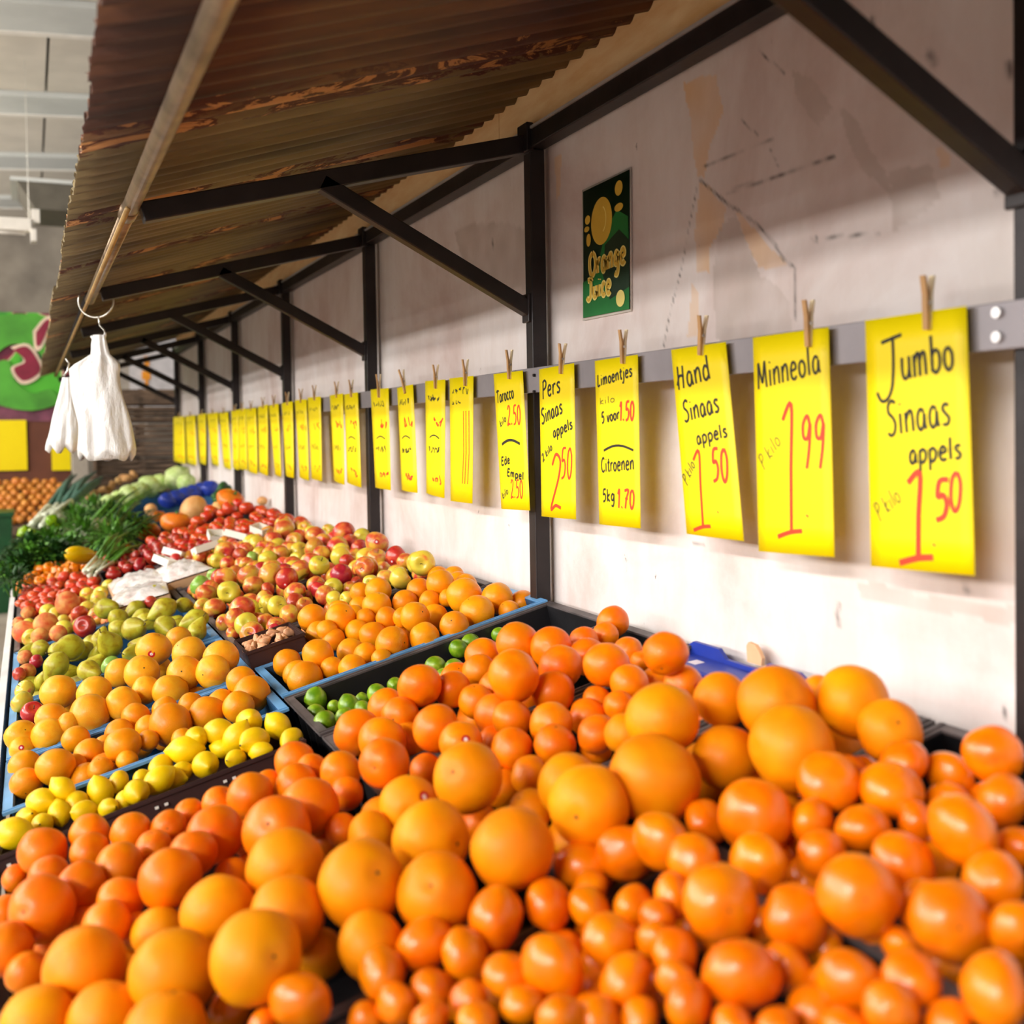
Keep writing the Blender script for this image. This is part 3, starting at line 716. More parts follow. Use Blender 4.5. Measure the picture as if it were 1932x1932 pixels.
heroes('hand', 'H1', 0.03, [
 (81,1607,46,.05),(92,1655,40,.04),(170,1574,38,.05),(248,1570,38,.05),(319,1561,33,.04),(356,1537,30),(414,1516,33,.04),(472,1501,43,.06),(555,1437,38,.06,(.1,.0)),
 (588,1454,32,.04),(642,1456,39,.06),(505,1483,30,.02),(560,1480,40,.05),(584,1524,56,.08),(725,1441,48,.09,(-.3,-.1)),(654,1497,32,.03),(406,1574,54,.07),(290,1599,34,.04),
 (364,1611,46,.06),(522,1566,64,.08,(-.1,-.5)),(468,1582,35,.04),(321,1657,58,.08),(170,1610,38,.04),(224,1636,46,.06),(153,1673,46,.05),(79,1715,62,.08,(-.2,-.3)),
 (29,1657,25,.02),(228,1698,44,.06),(200,1745,46,.05),(12,1723,35),(10,1790,50,.05),(160,1740,30,.02),(257,1756,34,.03),(439,1653,35,.02),(50,1835,38,.03),
 (646,1566,32,.03),(95,1785,30,.01),(450,1540,32,.02),(620,1590,34,.0),(900,1552,40,.0)])
heroes('hand', 'K1', 0.05, [
 (674,1382,44,.04,(.3,.1)),(730,1335,36,.04),(755,1350,36,.05,(-.3,0)),(792,1294,42,.08),(822,1374,46,.07),(722,1397,46,.04),(770,1399,36,.02),(898,1323,34,.04),(854,1301,36,.05),
 (862,1280,32,.03),(912,1238,36,.05),(977,1215,42,.08),(1040,1222,40,.06),(969,1275,50,.10),(1058,1258,42,.07),(935,1347,42,.04),(1044,1307,42,.03),(904,1265,32,.04),
 (870,1402,42,.06,None,(.25,-.4)),(966,1357,38,.04),(1040,1366,42,.05,(-.5,0)),(966,1412,40,.04),(1047,1405,40,.04),(805,1455,34,.02),(1000,1463,38,.03),
 (1256,1233,43,.12,(-.3,.6)),(1210,1248,22,.02),(1143,1198,25,.03),(1101,1212,30,.04),(1185,1228,28,.04),(1145,1255,45,.08),(1188,1290,38,.05),
 (1290,1292,38,.06,None,(.55,-.05)),(1126,1322,28,.03),(1168,1332,30,.04),(1126,1385,38,.05),(1100,1342,24,.0),(1124,1412,32,.02),(930,1400,30,.0),(1240,1290,34,.02)])
heroes('lime', 'K1', -0.025, [
 (595,1320,24),(630,1334,14,-.04),(596,1346,19),(612,1361,22,-.01),(658,1331,22),(683,1323,16,-.04),(649,1352,18),(684,1338,17),(711,1309,20),(745,1292,16),(821,1256,20),(857,1260,19),(865,1224,19),(887,1212,19),(941,1197,15),(838,1275,16),(905,1200,14,-.04)])
heroes('lemon', 'L1', -0.012, [
 (78,1513,30),(118,1490,26),(145,1514,26),(112,1534,25),(190,1494,29),(224,1475,22),(258,1494,28,.008),(300,1472,30,.002),(304,1446,26),(350,1415,32,.008),(388,1443,30),(370,1393,26),(412,1380,29,.002),
 (447,1392,31,.008),(470,1362,29,.002),(480,1397,30,.008),(525,1370,28,.002),(550,1395,25),(445,1432,22),(492,1418,22),(160,1532,26),(205,1525,22),(27,1573,36,.002),(52,1545,26),(325,1470,26),(268,1468,20),(420,1412,22),(345,1455,22),(235,1510,20),(80,1555,24)])
heroes('blond', 'B1', 0.0, [
 (47,1445,30),(50,1478,30),(105,1447,36,.01),(170,1423,30,.01),(190,1452,24),(232,1407,34,.02),(225,1385,28),(322,1368,42,.02),(257,1353,28),(312,1340,26),(280,1397,20),(391,1347,34,.005),(360,1330,24),
 (455,1285,28,.03),(475,1310,35,.015,(.3,.1)),(450,1334,30),(416,1325,26),(200,1408,24),(143,1395,26),(140,1445,24),(280,1372,24),(345,1395,22,.0),(240,1435,20,.0)])
heroes('blond', 'B2', -0.008, [
 (542,1251,27),(562,1273,28,-.02),(576,1281,34,-.005),(600,1236,31,.03),(627,1261,23),(665,1261,27),(662,1230,27),(690,1236,24),(740,1215,33,.012),(801,1203,29,.005),(705,1200,28),(674,1192,24),(630,1207,22),(783,1164,29,.03),
 (820,1166,27),(857,1180,28,.02),(900,1155,34,.012),(876,1124,34,.03),(938,1129,31,.01),(985,1138,26,-.02),(960,1152,20),(720,1242,20,.0),(765,1190,22)])
heroes('blond', 'O3', 0.03, [
 (590,1167,28,.04),(643,1167,30,.05),(711,1143,28,.05),(714,1115,25,.04),(730,1166,22),(831,1102,28,.06),(790,1115,25,.04),(811,1133,20),(764,1137,25),(879,1104,22,.03),(617,1189,20),(845,1128,18),(760,1165,20),(690,1165,18),(680,1118,20)])
heroes('grapefruit', 'G1', 0.03, [
 (40,1388,30),(97,1357,31),(92,1387,33,.04),(110,1306,33,.05),(178,1308,33,.04,None,(.2,.3)),(170,1347,38,.05),(232,1328,33,.04),(43,1412,25,.02,None,(.3,-.3)),(290,1225,33,.07,None,(.2,.1)),(357,1233,33,.05),
 (268,1270,33,.05),(226,1270,28,.03),(348,1270,33,.04,(.1,-.3)),(275,1302,27),(321,1306,34,.03),(418,1240,33,.05),(402,1268,33,.04,(-.4,0)),(337,1205,24,.03),(130,1365,22),(300,1260,24,.0),(60,1345,20,.0),(210,1350,20,.0)])
heroes('pear', 'P1', 0.04, [
 (130,1222,30,.06,(-.5,.1)),(105,1258,28,.05,(-.4,.9)),(168,1266,25,.03),(207,1215,28,.05,(-.2,-.7)),(254,1187,28,.06,(.7,-.3)),(308,1150,26,.05,(-.7,.5)),(312,1182,25,.04,(.6,.3)),(368,1170,25,.04),
 (372,1190,22,.03),(200,1148,24,.05,(.9,-.2)),(185,1240,22,.0,(.2,-.8)),(225,1168,22,.02),(82,1285,20,.0,(.3,-.8)),(292,1120,20,.03),(255,1150,20,.02),(348,1142,18,.03),(335,1175,18,.0),(150,1180,18,.0),(55,1230,18,.0,(-.5,0))])
heroes('apple_green', 'P1', 0.02, [(210,1257,19,.0),(377,1104,19,.04),(405,1087,15,.03),(477,1052,12,.04),(55,1345,14,.0)])
heroes('peach', 'A4', 0.03, [(47,1193,23),(87,1178,23,.04),(127,1138,23,.06),(53,1156,13),(50,1268,17),(47,1240,14),(110,1195,16),(75,1200,16),(150,1140,15),(36,1175,12)])
heroes('apple_red', 'A4', 0.03, [(160,1182,21,.03,(.1,-.3)),(68,1248,13),(62,1345,22,.0),(150,1158,16),(349,1141,17),(36,1272,13),(285,1135,12)])
heroes('apple_yellow', 'A4', 0.02, [(42,1325,21,.02),(47,1302,19),(165,1122,14),(190,1120,14),(180,1140,13),(205,1105,13),(160,1140,12),(120,1170,12)])
heroes('apple', 'A1', 0.05, [
 (426,1091,22,.06),(389,1120,20),(405,1147,21,.04),(470,1085,22,.06),(478,1106,20),(510,1085,24,.07),(567,1075,20),(688,1070,20,.05,(-.3,0)),(597,1104,18,.03),
 (557,1118,21,.04),(500,1130,17,.03),(457,1150,25,.05),(445,1168,21,.04),(476,1195,23,.04,(-.1,-.2)),(520,1180,18,.02),(545,1160,20,.02),(500,1172,17,.01),(424,1175,17,.02),
 (649,1006,22,.07),(536,1000,22,.07),(596,1012,21,.06),(711,1025,23,.06,None,(.1,-.2)),(593,1034,20,.05),(556,1021,17,.04),(637,1032,21,.05,None,(0,-.1)),(550,1037,17,.04),
 (692,1071,22,.04,(-.2,-.1)),(604,1068,20,.05),(764,1059,17,.03),(727,1090,17,.02),(600,1108,16,.01),(553,1121,18,.02),(516,1018,18,.04),(512,1049,19,.04),(536,991,18,.06),(505,1007,16,.05),
 (425,1041,20,.06,(.1,.1)),(457,1037,17,.03),(429,1063,15,.03),(514,1036,15,.03),(542,1035,14,.03),(405,1057,14,.02),(575,1142,16,.02),(670,1050,16,.02),(583,1060,15,.02),(620,1085,15,.02),(660,1110,15,.01),(470,1130,14,.0),(440,1195,14,.0),(465,1065,15,.03),(535,1065,15,.03)])
heroes('apple_red', 'A1', 0.05, [(542,1092,22,.07,None,(0,.4)),(644,1083,21,.05),(748,1051,22,.05,None,(-.3,.3)),(520,1190,15,.01),(661,1024,17,.04),(505,1113,15,.04),(677,1034,17,.04),(525,1140,15,.03),(655,1060,15,.03),(585,1085,14,.02)])
heroes('apple_yellow', 'A1', 0.05, [(432,1117,22,.07,(.1,0)),(383,1145,17,.02),(602,1067,20,.07),(629,1108,18,.03,(.0,-.1)),(523,1143,19,.05),(575,998,14,.05),(683,1012,16,.05),(643,1050,19,.05),(797,1062,25,.06,(0,0)),(755,1092,22,.04),(630,1130,16,.02),(655,1130,15,.02),(474,1024,17,.05),(505,1056,18,.05),(620,1002,14,.04),(700,1100,16,.02),(490,1045,14,.03),(560,1055,14,.03),(415,1110,12,.02)])
heroes('tomato', 'T2', 0.05, [
 (433,959,14,.09),(466,959,14,.09),(435,984,11),(433,1001,13),(399,965,14,.08),(390,974,13,.07),(374,985,14,.07),(383,1004,14),(359,1010,12),(346,1005,12,.07),(328,1018,14),(450,949,10,.09),(465,990,13),
 (489,980,10),(517,971,14),(500,968,12),(475,993,11),(346,1025,13),(293,1058,11,.03),(350,1055,15,.03),(368,1033,13,.03),(317,1025,10,.04),(281,1075,10,.02),(448,975,11,.06),(415,985,11,.05),(402,995,10,.04),(420,968,11,.07),
 (485,962,10,.06),(455,1005,10,.03),(330,1040,10,.03),(310,1050,10,.02),(505,985,10,.04),(365,995,10,.05),(412,1010,10,.03)])
heroes('tomato', 'T1', 0.03, [
 (48,1130,12),(65,1125,13,.04),(85,1115,12),(50,1145,11),(90,1138,13),(100,1125,11),(122,1090,13,.05),(145,1090,13,.05),(112,1105,10),(70,1140,11),(135,1110,11),(155,1105,11),(60,1110,9),(100,1105,10),(160,1085,10),(38,1138,9),(118,1120,9)])
heroes('squash', 'V2', 0.09, [(279,1002,21,.04),(332,985,25,.07),(436,944,24,.10),(300,975,12,.02)])
heroes('melon', 'V2', 0.09, [(365,961,25,.08),(412,958,12,.06),(495,945,9,.06),(285,962,12,.02)])
heroes('pepper_orange', 'V1', 0.03, [(40,1108,12),(55,1092,11),(75,1075,11,.05),(92,1072,11,.05),(68,1085,10),(105,1077,10),(125,1072,11),(140,1072,10),(85,1090,9),(112,1088,9),(50,1105,9)])
heroes('pepper_green', 'V1', 0.07, [(46,1005,13,.14),(99,983,12,.16),(60,1008,11,.12),(108,995,11,.10)])
heroes('cabbage', 'V4', 0.09, [(335,902,24),(303,910,17,.08),(282,917,21,.10),(262,925,16),(244,935,21,.10),(222,942,16),(208,948,17,.1),(190,955,16,.08),(352,910,17,.08),(176,955,12,.03),(200,963,11,.0)])
heroes('potato', 'V4', 0.12, [(194,924,8),(212,915,8,.14),(225,907,9,.16),(240,902,9,.17),(205,925,8),(252,896,8,.18),(178,930,7,.1),(232,900,7,.18),(170,938,7,.08)])
KINDWORD = {'jumbo': ('jumbo_orange', 'orange'), 'hand': ('orange', 'orange'), 'minneola': ('mandarin', 'mandarin'), 'blond': ('orange', 'orange'), 'grapefruit': ('grapefruit', 'grapefruit'), 'lemon': ('lemon', 'lemon'),
 'lime': ('lime', 'lime'), 'pear': ('pear', 'pear'), 'apple': ('apple', 'apple'), 'apple_red': ('apple', 'apple'), 'apple_yellow': ('apple', 'apple'), 'apple_green': ('apple', 'apple'), 'tomato': ('tomato', 'tomato'),
 'plum_tomato': ('plum_tomato', 'tomato'), 'squash': ('squash', 'squash'), 'melon': ('melon', 'melon'), 'peach': ('peach', 'peach'), 'potato': ('potato', 'potato'), 'onion': ('onion', 'onion'), 'cabbage': ('cabbage', 'cabbage'),
 'pepper_orange': ('bell_pepper', 'pepper'), 'pepper_green': ('bell_pepper', 'pepper')}
FR = []   # dict(kind,key,p,r,stem,stick,hero)
for kind, key, e, px, py, rp, stem, stick in HERO:
    p = ontab(px, py, e); D = p@_F
    FR.append(dict(kind=kind, key=key, p=p, r=rp*D/FPX, stem=stem, stick=stick, hero=True, rp=rp, px=(px, py)))
# keep measured fruit from sinking into one another: slide the farther one back along its sight line, size with it
SOFT = {'lemon': .8, 'lime': .9, 'pear': .8}
for it in range(40):
    moved = 0
    P = np.array([f['p'] for f in FR]); R_ = np.array([f['r']*SOFT.get(f['kind'], .95) for f in FR])
    for i in range(len(FR)):
        d = np.linalg.norm(P-P[i], axis=1); ov = (R_+R_[i])*0.97-d; ov[i] = -1
        j = int(np.argmax(ov))
        if ov[j] > 0.002:
            a, b_ = (i, j) if P[i]@_F > P[j]@_F else (j, i)
            for q, s in ((a, 1), (b_, -1)):
                k = 1+s*min(ov[j], 0.01)*0.5/np.linalg.norm(FR[q]['p'])
                sh = FR[q].get('sh', 1)*k
                if 0.965 < sh < 1.035:
                    FR[q]['sh'] = sh; FR[q]['p'] = FR[q]['p']*k; FR[q]['r'] *= k; P[q] = FR[q]['p']; moved += 1
    if not moved: break
# ---- crates whose near rim is in view: their fruit lies behind that rim
for f in FR:
    if f['key'] in ('L1', 'B1', 'B2', 'G1', 'K1'):
        y0 = CR[f['key']]['y0']
        if f['key'] == 'K1' and f['kind'] != 'lime': continue
        for _ in range(26):
            if f['p'][1]-f['r']*0.72 > y0+0.006: break
            f['p'] = f['p']*1.004; f['r'] *= 1.004
        for _ in range(20):
            if f['p'][1]+f['r']*0.7 < CR[f['key']]['y1']-0.004 or f['kind'] == 'lime': break
            f['p'] = f['p']*0.996; f['r'] *= 0.996
# ---- fillers: fruit of the lower layers that show through the gaps
FILL = [('M1', ['minneola'], .033, (-.02, .03), 260), ('M2', ['minneola'], .033, (-.02, .035), 260), ('J1', ['jumbo'], .05, (-.02, .02), 60), ('J2', ['jumbo'], .05, (-.03, .02), 60), ('J3', ['jumbo'], .05, (-.07, .0), 60),
 ('H1', ['hand'], .040, (-.08, .01), 200), ('H2', ['hand'], .040, (-.05, .02), 120), ('H3', ['hand'], .040, (-.05, .02), 120), ('K1', ['hand'], .040, (-.09, .0), 60), ('L1', ['lemon'], .030, (-.07, -.025), 160),
 ('B1', ['blond'], .034, (-.06, -.01), 160), ('B2', ['blond'], .034, (-.06, -.015), 160), ('O3', ['blond'], .033, (-.04, .02), 160), ('G1', ['grapefruit'], .042, (-.05, .01), 160), ('P1', ['pear'], .036, (-.05, .02), 160),
 ('A1', ['apple', 'apple', 'apple', 'apple_yellow', 'apple_yellow', 'apple_red'], .034, (-.04, .03), 200), ('A2', ['apple', 'apple', 'apple', 'apple_yellow', 'apple_yellow', 'apple_red'], .034, (-.02, .05), 200), ('A3', ['apple', 'apple', 'apple', 'apple_yellow', 'apple_yellow', 'apple_red'], .036, (-.02, .05), 200),
 ('A4', ['peach', 'apple_yellow', 'apple'], .034, (-.02, .03), 200), ('T1', ['tomato'], .032, (-.02, .04), 200), ('T2', ['tomato'], .030, (-.0, .06), 300), ('V1', ['pepper_orange'], .034, (-.03, .03), 100)]
MRG = {'M1': 'M', 'M2': 'M', 'J1': 'J', 'J2': 'J', 'J3': 'J', 'H2': 'K1', 'H3': 'K1', 'A2': 'A1', 'A3': 'A1'}
CLEAR = [[(560, 1300), (930, 1180), (975, 1190), (880, 1270), (780, 1290), (700, 1330), (640, 1385), (590, 1385)], [(1180, 1200), (1225, 1200), (1225, 1225), (1190, 1215)], [(5, 1535), (530, 1322), (545, 1350), (400, 1392), (262, 1462), (180, 1462), (5, 1560)],
 [(0, 1598), (250, 1518), (505, 1418), (525, 1440), (460, 1470), (330, 1530), (250, 1545), (150, 1575), (60, 1600), (0, 1640)],
 [(548, 1305), (1040, 1128), (1140, 1172), (1050, 1182), (950, 1180), (850, 1205), (700, 1282), (640, 1305), (560, 1330)],
 [(478, 1262), (500, 1262), (558, 1306), (600, 1370), (640, 1432), (606, 1432), (535, 1335)], [(420, 1195), (450, 1190), (480, 1225), (460, 1240)],
 [(1690, 1375), (1800, 1335), (1932, 1395), (1932, 1440), (1820, 1392), (1740, 1420)], [(830, 1432), (920, 1385), (1215, 1248), (1215, 1264), (925, 1404), (845, 1452)], [(1145, 1170), (1225, 1195), (1225, 1212), (1170, 1200)],
 [(1300, 1200), (1545, 1260), (1545, 1290), (1470, 1262), (1300, 1262)], [(0, 1300), (28, 1150), (20, 1530), (0, 1530)], [(330, 1120), (410, 1060), (240, 1080), (200, 1140)]]
def inpoly2(x, y, poly): return inpoly((x, y), poly)
def fill(key, kinds, r0, er, n):
    c = CR[key]; P = np.array([f['p'] for f in FR]); R_ = np.array([f['r'] for f in FR])
    hr = [f['r'] for f in FR if f['hero'] and f['kind'] == kinds[0] and MRG.get(f['key'], f['key']) == MRG.get(key, key)]
    if len(hr) > 4: r0 = float(np.percentile(hr, 70))*.94
    for t in range(n*14):
        x = rnd.uniform(c['x0']+r0*1.5, c['x1']-r0*1.6); y = rnd.uniform(c['y0']+r0*1.4, c['y1']-r0*1.4)
        if key == 'M2' and x > 1.02 and y > 0.98: continue
        if key == 'J3' and x > 1.10: continue
        if key == 'K1' and (x > 1.05 or y > 2.25): continue
        if key == 'T1' and False: continue
        e = rnd.uniform(*er)+(0.02 if key in ('H2', 'H3') else 0); r = r0*rnd.uniform(.9, 1.08)
        p = np.array([x, y, TA+TB*x+e])
        q = proj(p)
        if not (-60 < q[0] < 1992 and q[1] < 1990): continue
        rq = r*FPX/q[2]*.8
        if any(inpoly((q[0]+a_*rq, q[1]+b_*rq), pl) for pl in CLEAR for a_, b_ in ((0, 0), (0, -1), (1, 0), (-1, 0), (0, 1), (.7, -.7), (-.7, -.7))): continue
        if (np.linalg.norm(P-p, axis=1) > (R_+r)*0.88).all():
            kd = rnd.choice(kinds)
            FR.append(dict(kind=kd, key=key, p=p, r=r, stem=None, stick=None, hero=False, rp=r*FPX/q[2], px=(q[0], q[1])))
            P = np.vstack([P, p]); R_ = np.append(R_, r)
for a in FILL: fill(*a)
# plum tomatoes in a packed tray
def grid_fill(kind, key, x0, x1, y0, y1, e, r, jit=.25, lab=None):
    x = x0; row = 0
    while x < x1:
        y = y0+(r if row % 2 else 0)
        while y < y1:
            p = np.array([x+rnd.uniform(-jit, jit)*r, y+rnd.uniform(-jit, jit)*r, 0]); p[2] = TA+TB*p[0]+e+rnd.uniform(0, r)
            q = proj(p)
            FR.append(dict(kind=kind, key=key, p=p, r=r*rnd.uniform(.92, 1.08), stem=None, stick=None, hero=False, rp=r*FPX/q[2], px=(q[0], q[1])))
            y += r*2.05
        x += r*1.85; row += 1
PT = ontab(150, 1105, .02); PT2 = ontab(268, 1045, .02)
grid_fill('plum_tomato', 'PT', 0.33, 0.72, 5.0, 5.65, .035, .030)
# ---- drop filler fruit that nothing shows
SC = 4; Wd = 1932//SC
zb = np.full((Wd, Wd), 1e9); ib = np.full((Wd, Wd), -1, int)
yy, xx = np.mgrid[0:Wd, 0:Wd]
for i, f in enumerate(FR):
    u, v_, D = proj(f['p']); rr = f['r']*FPX/D/SC; u /= SC; v_ /= SC
    x0, x1, y0, y1 = int(max(0, u-rr)), int(min(Wd, u+rr+2)), int(max(0, v_-rr)), int(min(Wd, v_+rr+2))
    if x1 <= x0 or y1 <= y0: continue
    g = ((xx[y0:y1, x0:x1]-u)**2+(yy[y0:y1, x0:x1]-v_)**2)
    m_ = g < rr*rr
    dz = D-np.sqrt(np.maximum(0, 1-g/(rr*rr)))*f['r']
    sub = zb[y0:y1, x0:x1]; si = ib[y0:y1, x0:x1]
    w_ = m_ & (dz < sub); sub[w_] = dz[w_]; si[w_] = i
cnt = np.bincount(ib[ib >= 0], minlength=len(FR))
tot = [max(1, pi*(f['rp']/SC)**2) for f in FR]
FR = [f for i, f in enumerate(FR) if cnt[i] >= (2 if f['hero'] else max(4, 0.06*tot[i])) or (f['hero'] and cnt[i] > 0)]
# ---- labels that place each fruit: part of the heap, then order from the left
HEAP = {('minneola', 'M'): ('glossy mandarin', 'the mandarin heap'), ('jumbo', 'J'): ('jumbo orange', 'the jumbo band'),
 ('hand', 'H1'): ('red-tinged orange', 'the heap before the lemons'), ('hand', 'K1'): ('orange', 'crates beside the limes'), ('lime', 'K1'): ('green lime', 'the black crate'),
 ('lemon', 'L1'): ('lemon', 'the lemon box'), ('blond', 'B1'): ('pale orange', 'the crate behind the lemons'), ('blond', 'B2'): ('pale orange', 'the crate behind the limes'),
 ('blond', 'O3'): ('small orange', 'the crate below the apples'), ('grapefruit', 'G1'): ('yellow grapefruit', 'the grapefruit crate'), ('pear', 'P1'): ('green-brown pear', 'the pear crate'),
 ('apple_green', 'P1'): ('bright green apple', 'the edge of pears and apples'), ('peach', 'A4'): ('blushed peach', 'the crate past the pears'), ('apple_red', 'A4'): ('dark red apple', 'the crate past the pears'),
 ('apple_yellow', 'A4'): ('yellow apple', 'the crate past the pears'), ('apple', 'A4'): ('blushed apple', 'the crate past the pears'), ('apple', 'A1'): ('blushed apple', 'the apple heap'),
 ('apple_red', 'A1'): ('deep red apple', 'the apple heap'), ('apple_yellow', 'A1'): ('yellow-green apple', 'the apple heap'), ('tomato', 'T2'): ('glossy red tomato', 'the wall tomato heap'),
 ('tomato', 'T1'): ('red vine tomato', 'the aisle tomato crate'), ('plum_tomato', 'PT'): ('dark red plum tomato', 'the plum tomato tray'), ('squash', 'V2'): ('ribbed orange squash', 'the row above the tomatoes'),
 ('melon', 'V2'): ('pale melon', 'the row above the tomatoes'), ('pepper_orange', 'V1'): ('orange bell pepper', 'the crate beside the parsley'), ('pepper_green', 'V1'): ('lime green pepper', 'the aisle greens'),
 ('cabbage', 'V4'): ('pale green cabbage', 'the far blue crate'), ('potato', 'V4'): ('tan potato', 'the heap behind the cabbages')}
MERGE = {'M1': 'M', 'M2': 'M', 'J1': 'J', 'J2': 'J', 'J3': 'J', 'H2': 'K1', 'H3': 'K1', 'A2': 'A1', 'A3': 'A1'}
from collections import defaultdict
groups = defaultdict(list)
for f in FR:
    if f['key'] == 'M' and f['kind'] != 'minneola': f['key'] = 'J'
    f['key2'] = MERGE.get(f['key'], f['key'])
    if f['kind'] == 'apple' and f['key2'] == 'P1': f['key2'] = 'A1'
    groups[(f['kind'], f['key2'])].append(f)
def nth(i):
    w = ['', 'first', 'second', 'third', 'fourth', 'fifth', 'sixth', 'seventh', 'eighth', 'ninth', 'tenth', 'eleventh', 'twelfth']
    return w[i] if i < len(w) else '%d%s' % (i, {1: 'st', 2: 'nd', 3: 'rd'}.get(i % 10 if i % 100 not in (11, 12, 13) else 0, 'th'))
for (kind, key), L in groups.items():
    what, where = HEAP.get((kind, key), (kind.replace('_', ' '), 'the fruit stall'))
    n = len(L)
    if n <= 14: cells = {'': L}
    else:
        nx = 2 if n < 40 else 3; ny = max(1, int(np.ceil(n/nx/11)))
        nxt = {2: ['aisle side', 'wall side'], 3: ['aisle side', 'middle', 'wall side']}[nx]
        nyt = {1: [''], 2: ['near', 'far'], 3: ['near', 'middle', 'far'], 4: ['nearest', 'near', 'far', 'farthest'], 5: ['nearest', 'near', 'middle', 'far', 'farthest']}
        ny = min(ny, 5)
        cells = defaultdict(list)
        Ls = sorted(L, key=lambda f: f['p'][1])
        for i, f in enumerate(Ls): f['_r'] = min(ny-1, i*ny//n)
        for r_ in range(ny):
            row = sorted([f for f in Ls if f['_r'] == r_], key=lambda f: f['p'][0])
            for i, f in enumerate(row): cells[('%s %s' % (nyt[ny][r_]+' rows' if nyt[ny][r_] else '', nxt[min(nx-1, i*nx//len(row))])).strip()].append(f)
    for cn, LL in cells.items():
        LL.sort(key=lambda f: f['px'][0])
        for i, f in enumerate(LL):
            extra = ' with sticker' if f['stick'] else ''
            f['label'] = ('%s%s, %s from left, %sin %s' % (what, extra, nth(i+1), (cn+', ') if cn else '', where)) if n > 1 else '%s in %s' % (what, where)
        for f in LL: f['group'] = '%ss in %s' % (what, where)
stick_r = disc_mesh('sticker', 0.2, 12, M['sticker_red'], 0.08); stick_w = disc_mesh('sticker', 0.09, 10, M['sticker_white'], 0.05)
from mathutils import Quaternion
def view_dir(dx, dy):
    s = max(0.0, 1-dx*dx-dy*dy)
    return Vector(tuple(_R*dx-_U*dy-_F*sqrt(s))).normalized()
def rand_dir():
    while True:
        v = Vector((rnd.uniform(-1, 1), rnd.uniform(-1, 1), rnd.uniform(-1, 1)))
        if 0.1 < v.length < 1: return v.normalized()
for f in FR:
    kind = f['kind']; info = ME[kind]; name, cat = KINDWORD[kind]
    me = rnd.choice(info['var'])
    o = bpy.data.objects.new(name, me); COL.objects.link(o)
    if f['stem'] is not None: n = view_dir(*f['stem'])
    else:
        n = rand_dir()
        if kind in ('cabbage', 'squash', 'tomato', 'onion'): n = (n*0.6+Vector((0, 0, 1))).normalized()
        if kind in ('jumbo', 'minneola', 'hand') and f['rp'] > 34 and n.dot(view_dir(0, 0)) > 0.45: n = -n
        if kind == 'lemon' or kind == 'pear':
            n.z *= 0.5; n.normalize()
    q = Vector((0, 0, 1)).rotation_difference(n) @ Quaternion((0, 0, 1), rnd.uniform(0, 6.28))
    o.rotation_mode = 'QUATERNION'; o.rotation_quaternion = q
    o.location = (f['p'][0], f['p'][1], f['p'][2]+CAMZ)
    k = f['r']
    if kind == 'pear': k *= 0.86
    o.scale = (k, k, k)
    tag(o, f['label'], cat, f['group'])
    vd = n.dot(Vector(tuple(-(f['p'])/np.linalg.norm(f['p']))))
    if info['part'] and vd > (-0.1 if kind in ('pear', 'pepper_orange', 'squash') else 0.15) and f['rp'] > 11:
        pn, pm, pz = info['part']
        c = link(pn, pm, o); c.location = (0, 0, pz-0.01)
    if f['stick']:
        d = q.inverted() @ view_dir(*f['stick'])
        c = link('sticker', stick_r, o); c['label'] = 'small red brand-less fruit sticker'.replace(' brand-less', '')
        c.location = d*0.985; c.rotation_mode = 'QUATERNION'; c.rotation_quaternion = Vector((0, 0, 1)).rotation_difference(d)
        c2 = link('sticker_dot', stick_w, c); c2.location = (0, 0, 0.012)
print('FRUIT', len(FR))

# ================================================================== RAIL, PRICE CARDS, PEGS
RAILX = 1.190
zt, zb_ = 0.1635, 0.0990
rail = MB().box((RAILX, -0.6, CAMZ+zb_), (RAILX+0.010, 9.95, CAMZ+zt)).build('sign_rail', M['zinc'], None, bevel=0.0015)
tag(rail, 'long flat grey metal rail bolted across the posts', 'rail')
for px, py in ((1883, 590), (1883, 636), (1009, 708), (1009, 739)):
    p = onx(px, py, RAILX-0.001)
    c = MB().tube([(p[0]+0.001, p[1], p[2]+CAMZ), (p[0]-0.005, p[1], p[2]+CAMZ)], 0.0075 if px > 1500 else 0.004, 12).build('bolt', M['bolt'] if px > 1500 else M['steel'], rail)
for y in POST_Y[1:]:
    MB().box((RAILX+0.0095, y-0.018, CAMZ+zb_+0.004), (1.204, y+0.018, CAMZ+zt-0.004)).build('bracket', M['steel'], rail)

